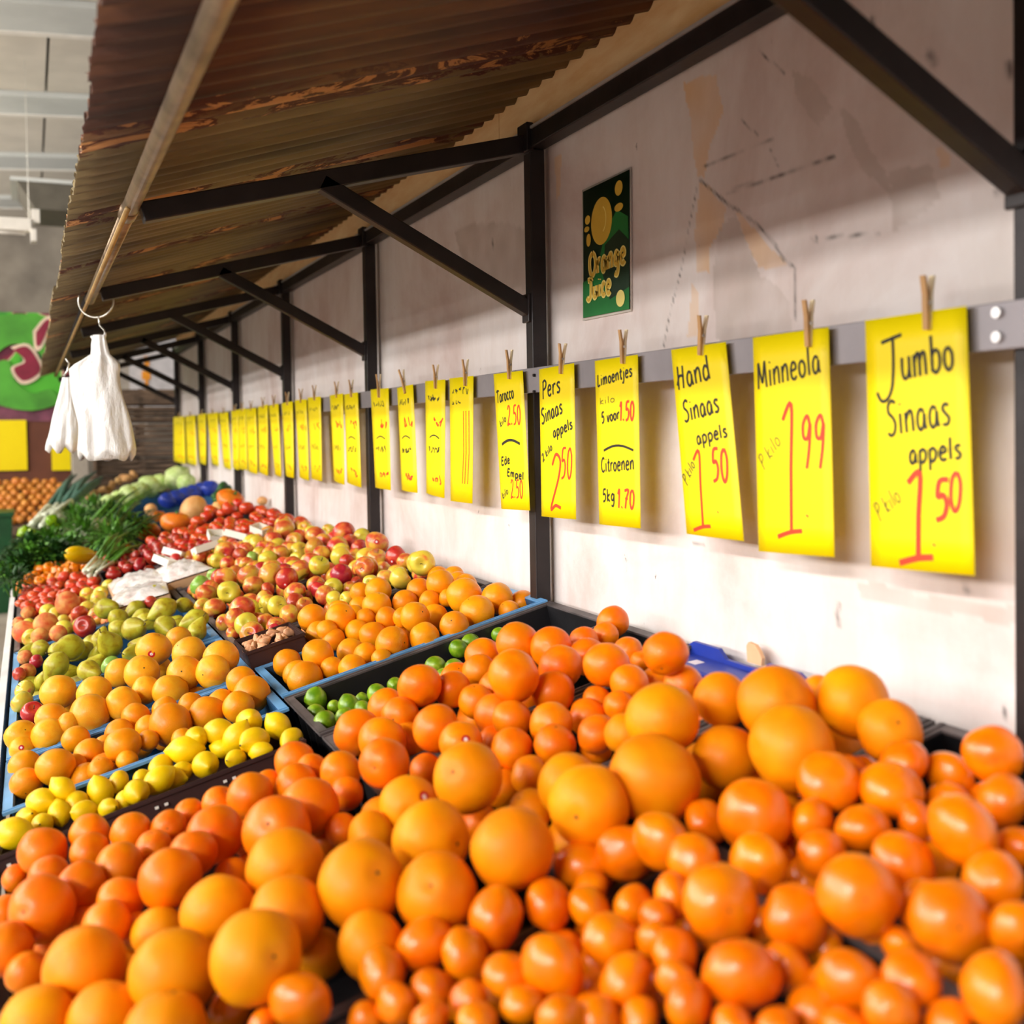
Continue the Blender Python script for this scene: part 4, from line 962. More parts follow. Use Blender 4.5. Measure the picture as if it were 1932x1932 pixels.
# a small stroke alphabet for the marker writing (x 0..w, y up, x-height 6, cap 10)
G = {
 'J': (7, [[(1.5,9.6),(4,10),(8,10.6)], [(5.2,10.2),(5.6,6),(5.4,2),(4,0),(2,-.3),(.4,1.2)]]), 'S': (6.5, [[(6,9.2),(4,10.2),(1.6,9),(1.6,6.8),(4,5.2),(5.4,3.2),(4.6,.8),(2.4,0),(.6,1)]]),
 'M': (9, [[(.6,0),(1.2,6),(1.6,9.5),(3,5),(4.4,2),(5.8,6),(7,9.6),(7.4,5),(7.8,0)]]), 'm': (9, [[(.8,6),(1,0)], [(1,4),(2.4,6),(3.8,5.6),(4,0)], [(4,4),(5.4,6),(7,5.6),(7.4,0)]]),
 'H': (8, [[(2.4,10),(1.2,0)], [(.2,2),(3,5.6),(7,5)], [(6.8,9.6),(5.6,0)]]), 'P': (6, [[(1.4,9.5),(1,4),(.8,-.6)], [(.6,9),(3.4,10),(5.4,8.4),(4.6,5.8),(1.4,4.6)]]), 'L': (5.5, [[(1.4,10),(1,5),(.8,.4),(3,.2),(5.2,.8)]]),
 'C': (7, [[(6,8.8),(4,10),(1.6,8),(.8,4),(2,.8),(4.4,0),(6.4,1.4)]]), 'T': (7, [[(.2,8.6),(3,10),(7.4,9.4)], [(3.6,9.6),(3.2,4),(2.6,0)]]), 'E': (6, [[(5.6,9.6),(2,9.6),(1,6),(.8,.4),(5.4,.4)], [(1,5.2),(4.6,5.6)]]),
 'O': (8, [[(4,10),(1,8),(.6,4),(2.4,.4),(5.4,.4),(7.4,4),(6.8,8),(4,10)]]),
 'u': (6, [[(.8,6),(.8,2),(2,.2),(4,.8),(5,3)], [(5,6),(5,2),(5.6,0)]]), 'n': (6, [[(.8,6),(1,0)], [(1,3.6),(2.8,6),(4.6,5.4),(5,0)]]), 'b': (6, [[(1,10),(1,5),(1,.4)], [(1,4.6),(3,6),(5,4.8),(5,1.6),(3,0),(1,1)]]),
 'o': (5.6, [[(3,6),(1,4.8),(.8,1.8),(2.6,0),(4.6,1.2),(4.8,4.2),(3,6)]]), 'i': (2.6, [[(1.2,6),(1.2,0)], [(1.3,8.4),(1.4,8.9)]]), 'a': (6, [[(4.6,5),(2.8,6),(1,4.4),(.8,1.6),(2.2,0),(4,1.2),(4.8,4.6),(4.9,1.6),(5.6,0)]]),
 's': (5, [[(4.4,5.4),(2.4,6),(1,4.8),(2.6,3.2),(4.2,1.8),(3,.2),(.6,.5)]]), 'p': (6, [[(1,6),(1,1),(1,-4)], [(1,4.8),(3,6),(5,4.6),(4.8,1.6),(3,0),(1,1)]]), 'e': (5.6, [[(1,3.2),(4.6,3.8),(4,5.8),(2.2,6),(.8,3.6),(1.4,.8),(3.4,0),(5,1)]]),
 'l': (2.6, [[(1.3,10),(1.2,5),(1.4,0)]]), 'k': (5.4, [[(1,10),(1,0)], [(4.6,6),(1.2,3),(5,0)]]), '.': (2.6, [[(.8,.1),(1.6,.9)]]), 'd': (6, [[(4.4,5),(2.6,6),(.9,4),(1,1.2),(2.6,0),(4.4,1.4)], [(4.8,10),(4.8,4),(5.2,0)]]),
 't': (4.4, [[(2.2,9),(2,3),(2.8,.2),(4.2,.8)], [(.4,6.2),(4.2,6.4)]]), 'j': (3, [[(1.8,6),(1.8,-1),(.8,-3.4),(-.8,-3)], [(2,8.4),(2.1,8.9)]]), 'v': (5, [[(.6,6),(2.4,0),(4.6,6)]]), 'r': (4.4, [[(.9,6),(1,0)], [(1,3.8),(2.4,5.8),(4.2,5.6)]]),
 'c': (5, [[(4.4,5),(2.6,6),(1,4),(1,1.6),(2.8,0),(4.6,.9)]]), 'g': (6, [[(4.6,5),(2.8,6),(1,4),(1.4,1.4),(3.4,1),(4.8,4)], [(4.9,6),(4.8,-1),(3.4,-3.8),(1,-3)]]), 'x': (5, [[(.6,6),(4.6,0)], [(4.6,6),(.6,0)]]), 'z': (5, [[(.6,6),(4.4,6),(.6,.2),(4.8,.2)]]),
 'y': (5, [[(.6,6),(2.6,1.4)], [(4.6,6),(2,-1),(.6,-3.6)]]),
 '1': (4, [[(.6,7.4),(2.4,10),(2.4,5),(2.2,0)]]), '2': (6, [[(.8,8),(2.6,10),(4.8,8.8),(4,5.4),(.6,0),(3,.6),(5.6,.2)]]), '5': (6, [[(5.4,10),(2,9.6),(1.4,5.8),(3.6,6.2),(5,4),(4,1),(1,0)]]), '0': (6, [[(3,10),(1,8),(.8,3),(2.6,0),(4.6,2),(5,7),(3.2,10)]]),
 '9': (5.6, [[(4.6,8),(3,10),(1,8.4),(1.4,6),(3.4,5.8),(4.6,8.4),(4.4,4),(3.4,0)]]), '7': (6, [[(.6,9.4),(5.4,9.8),(3,5),(2,0)], [(1.6,5),(4.8,5.4)]]), ',': (2, [[(1.4,.8),(.6,-1.2)]]), ' ': (3, []), '-': (5, [[(.6,3),(4.4,3.4)]]),
}
def catmull(pts, n=5):
    if len(pts) < 3: return pts
    P = [pts[0]]+list(pts)+[pts[-1]]; out = []
    for i in range(1, len(P)-2):
        for k in range(n):
            t = k/n; a, b_, c, d = P[i-1], P[i], P[i+1], P[i+2]
            out.append(tuple(0.5*(2*b_[j]+(c[j]-a[j])*t+(2*a[j]-5*b_[j]+4*c[j]-d[j])*t*t+(3*b_[j]-a[j]-3*c[j]+d[j])*t**3) for j in (0, 1)))
    out.append(pts[-1]); return out
def text_strokes(s, x, y, w, h, rot=0.0, slant=0.06):
    """strokes in card metres: (x,y) start of baseline (y down), w total width, h cap height"""
    tw = sum(G[c][0]+1 for c in s); k = w/tw; kv = h/10; cx = 0; out = []
    for c in s:
        for st in G[c][1]:
            pts = []
            for gx, gy in catmull(st):
                X = (cx+gx)*k+gy*kv*slant; Y = -gy*kv
                pts.append((x+X*cos(rot)-Y*sin(rot), y+X*sin(rot)+Y*cos(rot)))
            out.append(pts)
        cx += G[c][0]+1
    return out
class Card:
    def __init__(s, quad, X, bow=0.0):
        s.q = [onx(px, py, X) for px, py in quad]  # TL TR BR BL
        s.W = float(np.linalg.norm(s.q[1]-s.q[0])); s.H = float(np.linalg.norm(s.q[3]-s.q[0])); s.bow = bow; s.X = X
    def at(s, u, v, off=0.0):
        p = s.q[0]*(1-u)*(1-v)+s.q[1]*u*(1-v)+s.q[2]*u*v+s.q[3]*(1-u)*v
        return (float(p[0])-off-s.bow*sin(pi*min(1, max(0, u)))*(0.3+0.7*v)-s.bow*0.5*v*v, float(p[1]), float(p[2])+CAMZ)
    def sheet(s, name, mat, parent=None, th=0.0008, n=8):
        vs, fs = [], []
        for side in (0, th):
            for i in range(n+1):
                for j in range(n+1): vs.append(s.at(j/n, i/n, -side))
        m = (n+1)**2
        for i in range(n):
            for j in range(n):
                a = i*(n+1)+j; fs.append((a, a+1, a+n+2, a+n+1)); fs.append((m+a, m+a+n+1, m+a+n+2, m+a+1))
        for j in range(n):
            fs.append((j, m+j, m+j+1, j+1)); a = n*(n+1)+j; fs.append((a, a+1, m+a+1, m+a))
            a = j*(n+1); fs.append((a, a+n+1, m+a+n+1, m+a)); a += n; fs.append((a, m+a, m+a+n+1, a+n+1))
        me = bpy.data.meshes.new(name); me.from_pydata(vs, [], fs); me.update(); me.materials.append(mat); smooth(me)
        return link(name, me, parent)
    def ink(s, name, strokes, wid, mat, parent, off=0.0007):
        """strokes in metres on the card -> flat ribbons"""
        mb = MB()
        for st in strokes:
            if len(st) < 2: continue
            P = [(a/s.W, b_/s.H) for a, b_ in st]; base = len(mb.v)
            for i, (a, b_) in enumerate(st):
                a0, b0 = st[max(i-1, 0)]; a1, b1 = st[min(i+1, len(st)-1)]
                dx, dy = a1-a0, b1-b0; L = sqrt(dx*dx+dy*dy)+1e-9; nx, ny = -dy/L*wid/2, dx/L*wid/2
                mb.v.append(s.at((a+nx)/s.W, (b_+ny)/s.H, off)); mb.v.append(s.at((a-nx)/s.W, (b_-ny)/s.H, off))
            for i in range(len(st)-1):
                q = base+i*2; mb.f.append((q, q+1, q+3, q+2))
        if not mb.v: return
        me = bpy.data.meshes.new(name); me.from_pydata(mb.v, [], mb.f); me.update(); me.materials.append(mat)
        return link(name, me, parent)
def scribble(x, y, w, h, n, seed):
    r = random.Random(seed); out = []
    for k in range(n):
        cx = x+w*k/n; pts = [(cx+r.uniform(0, w/n), y-r.uniform(0, h)) for _ in range(4)]
        out.append(catmull(pts, 3))
    return out
SIGN = [  # quad TL TR BR BL, label, lines
 ([(1632,605),(1823,577),(1841,1086),(1645,1068)], 'largest yellow price card reading Jumbo Sinaasappels p.kilo 1.50',
  [('J', .10, .325, .26, .235, 0, 'k', .0042), ('umbo', .38, .255, .52, .145, -.10, 'k', .004), ('Sinaas', .22, .475, .64, .135, -.12, 'k', .004), ('appels', .44, .585, .50, .085, -.08, 'k', .004),
   ('P.kilo', .12, .815, .30, .075, -.62, 't', .0020), ('|1', .52, .955, 0, .335, 0, 'r', .0085), ('5', .66, .80, .16, .155, 0, 'r', .0075), ('0', .80, .765, .13, .15, 0, 'r', .006), ('.', .65, .90, .03, .1, 0, 'r', .006)]),
 ([(1420,637),(1563,617),(1576,1051),(1433,1040)], 'yellow price card reading Minneola p.kilo 1.99',
  [('Minneola', .06, .245, .86, .125, -.12, 'k', .0036), ('P.kilo', .12, .62, .36, .075, -.75, 't', .0018), ('|1', .50, .905, 0, .58, 0, 'r', .007), ('99', .62, .615, .32, .235, 0, 'r', .006), ('.', .68, .83, .05, .1, 0, 'r', .006)]),
 ([(1266,660),(1369,645),(1405,1021),(1297,1007)], 'tilted yellow price card reading Hand Sinaasappels p.kilo 1.50',
  [('Hand', .07, .225, .66, .125, -.15, 'k', .004), ('Sinaas', .15, .40, .68, .11, -.15, 'k', .004), ('appels', .36, .52, .56, .07, -.15, 'k', .0036), ('P.kilo', .10, .74, .30, .065, -.85, 't', .0022), ('|1', .36, .955, 0, .40, 0, 'r', .006), ('50', .58, .71, .30, .17, 0, 'r', .006), ('.', .62, .87, .05, .07, 0, 'r', .004)]),
 ([(1122,681),(1203,669),(1210,997),(1132,989)], 'yellow price card reading Limoentjes and Citroenen, prices in red',
  [('Limoentjes', .06, .16, .84, .07, -.10, 'k', .0032), ('5 voor', .14, .385, .46, .065, -.10, 'k', .0034), ('1.50', .58, .375, .34, .11, 0, 'r', .0052), ('~', .18, .55, .70, .03, 0, 'k', .004), ('Citroenen', .10, .68, .80, .085, -.05, 'k', .0034), ('5kg', .12, .86, .34, .075, -.05, 'k', .0036), ('1.70', .50, .89, .40, .11, 0, 'r', .0055), ('kilo', .10, .27, .4, .04, -.05, 't', .0014)]),
 ([(1017,697),(1083,685),(1088,980),(1023,974)], 'yellow price card reading Pers Sinaasappels 2 kilo 2.50, in front of the post',
  [('Pers', .10, .20, .56, .115, -.1, 'k', .004), ('Sinaas', .06, .375, .66, .10, -.2, 'k', .004), ('appels', .42, .47, .55, .07, -.2, 'k', .0036), ('2 kilo', .08, .63, .36, .05, -.5, 't', .0034), ('2', .30, .94, .40, .36, 0, 'r', .007), ('50', .62, .74, .32, .20, 0, 'r', .005)]),
 ([(931,706),(986,699),(1001,963),(947,960)], 'yellow price card reading Tarocco with a black arc and second price, left of the post',
  [('Tarocco', .08, .22, .62, .09, -.1, 'k', .0036), ('kilo', .16, .40, .26, .05, -.4, 't', .003), ('2.50', .42, .385, .46, .14, 0, 'r', .0045), ('~', .18, .525, .62, .03, 0, 'k', .0055), ('Ede', .12, .68, .34, .06, -.1, 'k', .0036), ('Empel', .32, .755, .56, .055, .1, 'k', .0036), ('kilo', .10, .93, .26, .05, -.4, 't', .003), ('2.50', .42, .915, .42, .13, 0, 'r', .004)]),
]
FARQ = [[(848,714),(893,709),(892,950),(851,945)], [(802,719),(840,716),(840,940),(806,930)], [(749,732),(779,725),(790,930),(760,924)], [(699,735),(733,732),(738,925),(709,920)], [(649,744),(675,740),(683,920),(656,910)],
 [(622,746),(647,742),(652,915),(632,905)], [(580,750),(605,748),(608,908),(588,903)], [(556,755),(578,753),(584,907),(566,900)], [(531,761),(552,757),(556,902),(541,897)], [(507,765),(525,761),(531,900),(519,895)], [(486,768),(505,763),(506,898),(490,890)],
 [(463,772),(483,769),(487,895),(470,888)], [(449,773),(463,770),(467,887),(451,885)], [(436,775),(449,773),(451,887),(440,882)], [(413,779),(430,777),(437,886),(423,880)], [(390,780),(411,778),(413,880),(400,874)], [(372,782),(388,780),(389,877),(378,873)],
 [(349,785),(368,783),(372,878),(354,873)], [(327,787),(347,785),(350,876),(328,870)]]
PEG = [((1752,520),(1748,622)), ((1527,566),(1524,654)), ((1328,595),(1320,670)), ((1177,622),(1174,686)), ((1063,648),(1057,705)), ((962,660),(960,715)), ((879,678),(877,728)), ((823,688),(821,733)), ((758,698),(764,742)), ((715,706),(714,750))]
def make_peg(top, bot, X, lab):
    a = onx(top[0], top[1], X-0.004); b_ = onx(bot[0], bot[1], X-0.006)
    L = float(np.linalg.norm(a-b_)); d = Vector((a-b_).tolist()).normalized()
    o = empty('clothespin', up((a+b_)/2)); w = 0.0095
    side = Vector((0, 1, 0)); side = (side-d*side.dot(d)).normalized(); nrm = d.cross(side)
    Mx = Matrix((side, d, nrm)).transposed().to_4x4()
    o.rotation_euler = Mx.to_euler()
    # two tapered wooden jaws spread at the top, steel spring between
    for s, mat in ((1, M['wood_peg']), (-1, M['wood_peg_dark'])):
        mb = MB()
        for yy, z0, z1 in ((-L*.5, 0.000, .0045), (-L*.1, .001, .006), (L*.15, .002, .0065), (L*.5, .007, .0105)):
            for xx in (-w/2, w/2):
                mb.v += [(xx, yy, s*z0), (xx, yy, s*z1)]
        for i in range(3):
            q = i*4
            mb.f += [(q, q+4, q+5, q+1), (q+2, q+3, q+7, q+6), (q, q+2, q+6, q+4), (q+1, q+5, q+7, q+3)]
        mb.f += [(0, 1, 3, 2), (12, 14, 15, 13)]
        c = mb.build('jaw', mat, o)
    MB().tube([(-w*.62, 0, 0), (w*.62, 0, 0)], 0.0032, 8).build('spring', M['wire'], o)
    tag(o, lab, 'clothespin', 'clothespins holding the price cards')
    return o
def arc(x, y, w, h): return [[(x+w*t, y-h*sin(pi*t)) for t in np.linspace(0, 1, 10)]]
SX = 1.178
for qi, (quad, lab, lines) in enumerate(SIGN):
    cd = Card(quad, SX, 0.004)
    o = cd.sheet('price_card', M['paper']); tag(o, lab, 'price card', 'yellow price cards on the rail')
    ink = {'k': [], 't': [], 'r': []}
    for t, u, v, w, h, rot, col, wd in lines:
        x, y, W_, H_ = u*cd.W, v*cd.H, w*cd.W, h*cd.H
        if t == '|1':
            st = [catmull([(x-.10*cd.W, y-H_*.86), (x-.02*cd.W, y-H_*.98), (x, y-H_*.5), (x+.005, y)])+[], catmull([(x-.20*cd.W, y+.02*cd.H), (x-.02*cd.W, y-.004*cd.H), (x+.13*cd.W, y-.012*cd.H)])]
            st[0] = catmull([(x-.10*cd.W, y-H_*.88), (x+.02*cd.W, y-H_), (x, y-H_*.5), (x-.01*cd.W, y)])
        elif t == '~': st = arc(x, y, W_, H_)
        else: st = text_strokes(t, x, y, W_, H_, rot)
        ink[col].append((st, wd))
    for col, nm, mt in (('k', 'lettering', M['ink']), ('t', 'small_lettering', M['ink_thin']), ('r', 'price', M['ink_red'])):
        for st, w in ink[col]: cd.ink(nm, st, w*1.35 if col != 'r' else w*1.15, mt, o)
for i, quad in enumerate(FARQ):
    if i >= 4:  # far cards stay a touch proud of the rail, staggered
        X = SX-0.002*(i % 2)
    else: X = SX
    cd = Card(quad, X, 0.003*(1+i % 3))
    o = cd.sheet('price_card', M['paper'], n=5); tag(o, 'yellow price card, %s to the left of the one reading Tarocco' % nth(i+1), 'price card', 'yellow price cards on the rail')
    w, h = cd.W, cd.H; hw = min(h, .4)
    if i == 0:
        cd.ink('lettering', scribble(.08*w, .14*h, .75*w, .06*h, 5, i)+scribble(.1*w, .22*h, .4*w, .04*h, 3, 99), .0034, M['ink'], o)
        cd.ink('price', [[(x*w, .27*h), ((x+.02)*w, .6*h), ((x-.03)*w, .85*h)] for x in (.62, .72, .84)], .005, M['ink_red'], o)
    else:
        for sc_ in (scribble(.15*w, .18*h, .6*w, .06*h, 5, i), arc(.25*w, .5*h, .5*w, .025*h) if i in (1, 2, 3, 4) else [], scribble(.2*w, .64*h, .6*w, .07*h, 5, i+40)): cd.ink('lettering', sc_, .0042 if i < 6 else .003, M['ink'] if i < 5 else M['ink_thin'], o)
        for sc_ in (scribble(.45*w, .40*h, .45*w, .10*h, 3, i+20), scribble(.4*w, .9*h, .5*w, .08*h, 3, i+60)): cd.ink('price', sc_, .006 if i < 6 else .0045, M['ink_red'], o)
    if i >= 4:
        t, b_ = quad[0], quad[1]; mx = (t[0]+b_[0])/2; my = (t[1]+b_[1])/2; s = max(8, 32-1.6*i)
        PEG.append(((mx+1, my-s), (mx, my+s*.28)))
names = ['the Jumbo card', 'the Minneola card', 'the Hand card', 'the Limoentjes card', 'the Pers card', 'the Tarocco card']
for i, (a, b_) in enumerate(PEG):
    lab = 'wooden clothespin holding %s' % names[i] if i < 6 else 'wooden clothespin holding the card %s to the left of Tarocco' % nth(i-5)
    make_peg(a, b_, SX, lab)

# ================================================================== POSTER
PX = WALLX-0.008
cd = Card([(1100, 362), (1187, 320), (1188, 583), (1101, 600)], PX)
fr2 = Card([(1098, 359), (1189, 316), (1190, 587), (1099, 605)], PX+0.003)
po = fr2.sheet('juice_poster', M['white_paint'], th=0.004, n=2); tag(po, 'small dark green tin poster with yellow fruit reading Orange Juice', 'poster')
M['poster_dark'] = plain('poster_dark_green', (22, 50, 28), 0.35, var=0.1); M['poster_green'] = plain('poster_green', (30, 120, 54), 0.35, var=0.1)
M['poster_yellow'] = plain('poster_yellow', (228, 186, 66), 0.4, var=0.1); M['poster_pale'] = plain('poster_pale_yellow', (246, 226, 130), 0.4, var=0.05)
cd.sheet('print_ground', M['poster_dark'], po, th=0.001, n=2)
def blob(pts, mat, off, name='print_shape'):
    mb = MB(); mb.v = [cd.at(u, v, off) for u, v in pts]; mb.f = [tuple(range(len(pts)))]
    me = bpy.data.meshes.new(name); me.from_pydata(mb.v, [], mb.f); me.materials.append(mat); return link(name, me, po)
def ell(cu, cv, ru, rv, n=28, rot=0): return [(cu+ru*cos(2*pi*k/n)*cos(rot)-rv*sin(2*pi*k/n)*sin(rot)*.6, cv+ru*cos(2*pi*k/n)*sin(rot)*.6+rv*sin(2*pi*k/n)*cos(rot)) for k in range(n)]
blob([(0, .72), (.3, .68), (.5, .4), (.75, .25), (.98, .33), (1, .6), (1, 1), (0, 1)], M['poster_green'], .0012)
blob([(.5, .48), (.8, .40), (1, .5), (1, .84), (.6, .9), (.45, .7)], M['poster_dark'], .0015)
blob(ell(.43, .29, .23, .18), M['poster_yellow'], .0020)
cd.ink('print_line', [[(.43*cd.W+.1*cd.W*cos(t), (.28+.1*sin(t))*cd.H) for t in np.linspace(-1.2, 1.2, 10)]], .0035, M['poster_pale'], po, .0024)
for a in ((.80, .10, .08, .055), (.80, .24, .09, .03), (.12, .24, .06, .035), (.10, .31, .06, .022), (.14, .40, .05, .05)): blob(ell(*a), M['poster_yellow'], .0020)
blob(ell(.83, .91, .09, .062), M['poster_pale'], .0024)
for wd, mt, of in ((.0150, M['poster_pale'], .0028), (.0075, M['poster_yellow'], .0034)):
    cd.ink('print_lettering', text_strokes('Orange', .16*cd.W, .685*cd.H, .80*cd.W, .17*cd.H, -.05, .04)+text_strokes('Juice', .10*cd.W, .865*cd.H, .55*cd.W, .15*cd.H, -.03, .04), wd, mt, po, of)

# ================================================================== HANGING BAGS
BM, nt, b = new_mat('white_carrier_bag_film')
v = mapping(nt, (6, 6, 1.5)); b.inputs['Base Color'].default_value = (*lin((240, 238, 236)), 1); b.inputs['Roughness'].default_value = 0.32
b.inputs['Transmission Weight'].default_value = 0.0; b.inputs['Coat Weight'].default_value = 0.3
bump(nt, b, noise_tex(nt, 5, v, 6, 0.65).outputs[0], 0.7, 0.02); b.inputs['Subsurface Weight'].default_value = 0.2; b.inputs['Subsurface Radius'].default_value = (.03, .03, .03)
def bag_bundle(pts, depth, th, name, label, seed):
    """pts: outline rows (py, xl, xr) measured at the given distance; a creased film body of real thickness"""
    def P(px, py, o=0):
        r = ray(px, py); return r*depth
    nseg = 72; rows = []
    ys = [p[0] for p in pts]
    for k in range(26):
        py = ys[0]+(ys[-1]-ys[0])*k/25
        xl = np.interp(py, ys, [p[1] for p in pts]); xr = np.interp(py, ys, [p[2] for p in pts])
        a, b_ = P(xl, py), P(xr, py); c = (a+b_)/2; h = float(np.linalg.norm(b_-a))/2; dirx = (b_-a)/(2*h+1e-9)
        t = min(h*0.55, th*(0.5+0.6*k/25)); ring = []
        for j in range(nseg):
            an = 2*pi*j/nseg; fold = 1+0.34*(abs(sin(an*2.5+seed+k*0.035))-.6)+0.12*(abs(sin(an*5+seed*2-k*0.09))-.6)+0.25*mnoise.noise(Vector((cos(an)*3, sin(an)*3, k*.13+seed)))+0.08*mnoise.noise(Vector((cos(an)*2, sin(an)*2, k*.25+seed)))
            fx = cos(an)*(1+0.05*sin(k*.45+an*3)); q = c+dirx*h*fx-_F*t*sin(an)*fold
            ring.append((float(q[0]), float(q[1]), float(q[2])+CAMZ+0.016*sin(an*5+seed)*(k/25)**4))
        rows.append(ring)
    vs = [p for r_ in rows for p in r_]; fs = []
    for k in range(25):
        for j in range(nseg):
            j2 = (j+1) % nseg; fs.append((k*nseg+j, (k+1)*nseg+j, (k+1)*nseg+j2, k*nseg+j2))
    fs.append(tuple(range(nseg))); fs.append(tuple((25*nseg+j) for j in range(nseg))[::-1])
    me = bpy.data.meshes.new(name); me.from_pydata(vs, [], fs); me.update(); me.materials.append(BM); smooth(me)
    o = link(name, me); tag(o, label, 'carrier bags'); return o
DB = 3.95
front_bag = bag_bundle([(632, 176, 198), (650, 172, 202), (668, 172, 206), (682, 150, 222), (692, 129, 226), (705, 132, 225), (760, 140, 236), (800, 146, 245), (850, 148, 258), (862, 152, 250)], DB, 0.05, 'carrier_bag_bundle', 'bundle of white plastic carrier bags hanging from the ring hook', 1.0)
def knot(px, py, tx, ty, par):
    a = ray(px, py)*DB; b_ = ray(tx, ty)*DB
    MB().tube([up(a), up((a+b_)/2+np.array([0, 0, .004])), up(b_)], [0.012, 0.007, 0.004], 8).build('handle', BM, par, sm=True)
knot(186, 655, 172, 634, front_bag); knot(192, 655, 199, 628, front_bag); knot(188, 655, 186, 640, front_bag)
back_bag = bag_bundle([(712, 118, 134), (735, 112, 140), (780, 102, 146), (830, 88, 150), (842, 86, 146), (848, 95, 140)], DB+0.25, 0.04, 'carrier_bag_bundle', 'smaller bundle of white carrier bags half hidden behind the hanging one', 2.4)
hk = empty('ring_hook', up(ray(180, 575)*DB)); tag(hk, 'open wire ring hook over the front pipe holding the white bags', 'hook')
def hp(px, py, d=DB):
    p = ray(px, py)*d; return (float(p[0])-hk.location.x, float(p[1])-hk.location.y, float(p[2])+CAMZ-hk.location.z)
MB().tube([hp(181+33*cos(t), 568+31*sin(t), DB+0.02) for t in np.linspace(-0.9, pi+0.35, 26)], 0.0034, 8).build('ring', M['wire'], hk, sm=True)
MB().tube([hp(186, 598), hp(187, 608), hp(188, 614), hp(196, 622), hp(200, 632), hp(197, 642), hp(190, 646)], 0.0032, 8).build('s_hook', M['wire'], hk, sm=True)
kh = empty('ring_hook', up(ray(125, 700)*4.2)); tag(kh, 'small wire hook holding the rear bags behind the ring hook', 'hook')
MB().tube([(0, 0, .05), (.012, 0, .03), (.004, 0, 0), (-.01, 0, -.02)], 0.004, 8).build('wire', M['wire'], kh, sm=True)
# ================================================================== FILM TRAY, NUT BOX FILL
def tp(px, py, e=0.03):
    p = ontab(px, py, e); return np.array([p[0], p[1], p[2]+CAMZ])
FM, nt, b = new_mat('clear_wrap_over_pale_fruit')
v = mapping(nt, (1, 1, 1)); n_ = noise_tex(nt, 14, v, 5, 0.6)
c = ramp(nt, [(0.35, lin((236, 212, 206))), (0.5, lin((250, 242, 240))), (0.7, lin((250, 244, 240)))], n_.outputs[0])
nt.links.new(c.outputs[0], b.inputs['Base Color']); b.inputs['Roughness'].default_value = 0.2; b.inputs['Coat Weight'].default_value = 0.5
bump(nt, b, noise_tex(nt, 22, v, 5, 0.7).outputs[0], 0.8, 0.01)
k = 0
for x0, x1, y0, y1 in ((0.27, 0.48, 4.15, 4.50), (0.29, 0.50, 4.52, 4.86), (0.47, 0.66, 4.44, 4.80)):
    xm, ym = (x0+x1)/2, (y0+y1)/2
    o = empty('film_punnet', (xm, ym, tabz(xm, 0.030)), (0, -THETA, 0.08*(k-1)))
    tag(o, ['film-wrapped white punnet lying nearest on the pears', 'film-wrapped white punnet behind the nearest one, on the aisle side', 'film-wrapped white punnet against the apples'][k], 'punnet', 'film-wrapped punnets'); k += 1
    L, W = (x1-x0)/2, (y1-y0)/2
    mb = MB(); mb.box((-L, -W, -0.05), (L, W, -0.045))
    for s in (-1, 1): mb.box((-L, s*W-.003, -.05), (L, s*W+.003, 0)); mb.box((s*L-.003, -W, -.05), (s*L+.003, W, 0))
    mb.build('tray', M['tan_card'], o)
    vs, fs, n = [], [], 14
    for i in range(n+1):
        for j in range(n+1):
            u, w = i/n, j/n; x = -L+2*L*u; y = -W+2*W*w
            z = 0.006+0.030*(sin(pi*u)*sin(pi*w))**.5+0.018*mnoise.noise(Vector((x*35, y*35, k)))*min(1, 8*min(u, 1-u, w, 1-w))
            vs.append((x, y, z))
    for i in range(n):
        for j in range(n): a = i*(n+1)+j; fs.append((a, a+n+1, a+n+2, a+1))
    me = bpy.data.meshes.new('film'); me.from_pydata(vs, [], fs); me.update(); me.materials.append(FM); smooth(me); link('film', me, o)
# ginger / nut pieces
mg = plain('ginger_skin', (226, 164, 120), 0.6, var=0.25, scale=14)
gm = [lathe_mesh('ginger_root', f_potato, 10, 8, mg, 0.35, s) for s in (3, 5, 8)]
for i in range(26):
    x = rnd.uniform(0.515, 0.645); y = rnd.uniform(2.815, 2.975)
    o = link('ginger_root', rnd.choice(gm)); o.location = (x, y, tabz(x, 0.045-0.012+rnd.uniform(-.004, .008))); r = rnd.uniform(.008, .014); o.scale = (r*1.6, r, r*.8); o.rotation_euler = (rnd.random(), rnd.random(), rnd.random()*6)
    tag(o, 'small knob of ginger root in the small dark brown box', 'ginger', 'ginger roots in the brown box')
bx_ = MB().box((0.505, 2.81, tabz(0.58, -.05)), (0.655, 2.985, tabz(0.58, -.02)))

# ================================================================== BLUE TRAY AND CARDBOARD AT THE WALL
a, b2 = onx(1307, 1225, 1.225), onx(1538, 1278, 1.225)
tr = empty('blue_tray', (1.215, float(a[1]+b2[1])/2, float(a[2]+b2[2])/2+CAMZ), (0, -THETA*0.4, 0)); tag(tr, 'royal blue plastic tray end standing against the wall with a white label', 'tray')
hl = abs(float(a[1]-b2[1]))/2
mb = MB()
prof = [(-hl, -.028), (-hl, .0), (-hl+.025, .013), (-.075, .013), (-.055, -.004), (.055, -.004), (.075, .013), (hl-.025, .013), (hl, .0), (hl, -.028)]
for x in (-.004, .004): mb.v += [(x, y, z) for y, z in prof]
n = len(prof); mb.f = [tuple(range(n)), tuple(range(n, 2*n))[::-1]]+[(i, (i+1) % n, n+(i+1) % n, n+i) for i in range(n)]
mb.build('raised_end', M['royal_plastic'], tr)
MB().box((-.075, -hl, -.034), (.004, hl, -.028)).build('ledge', M['royal_plastic'], tr, bevel=.001)
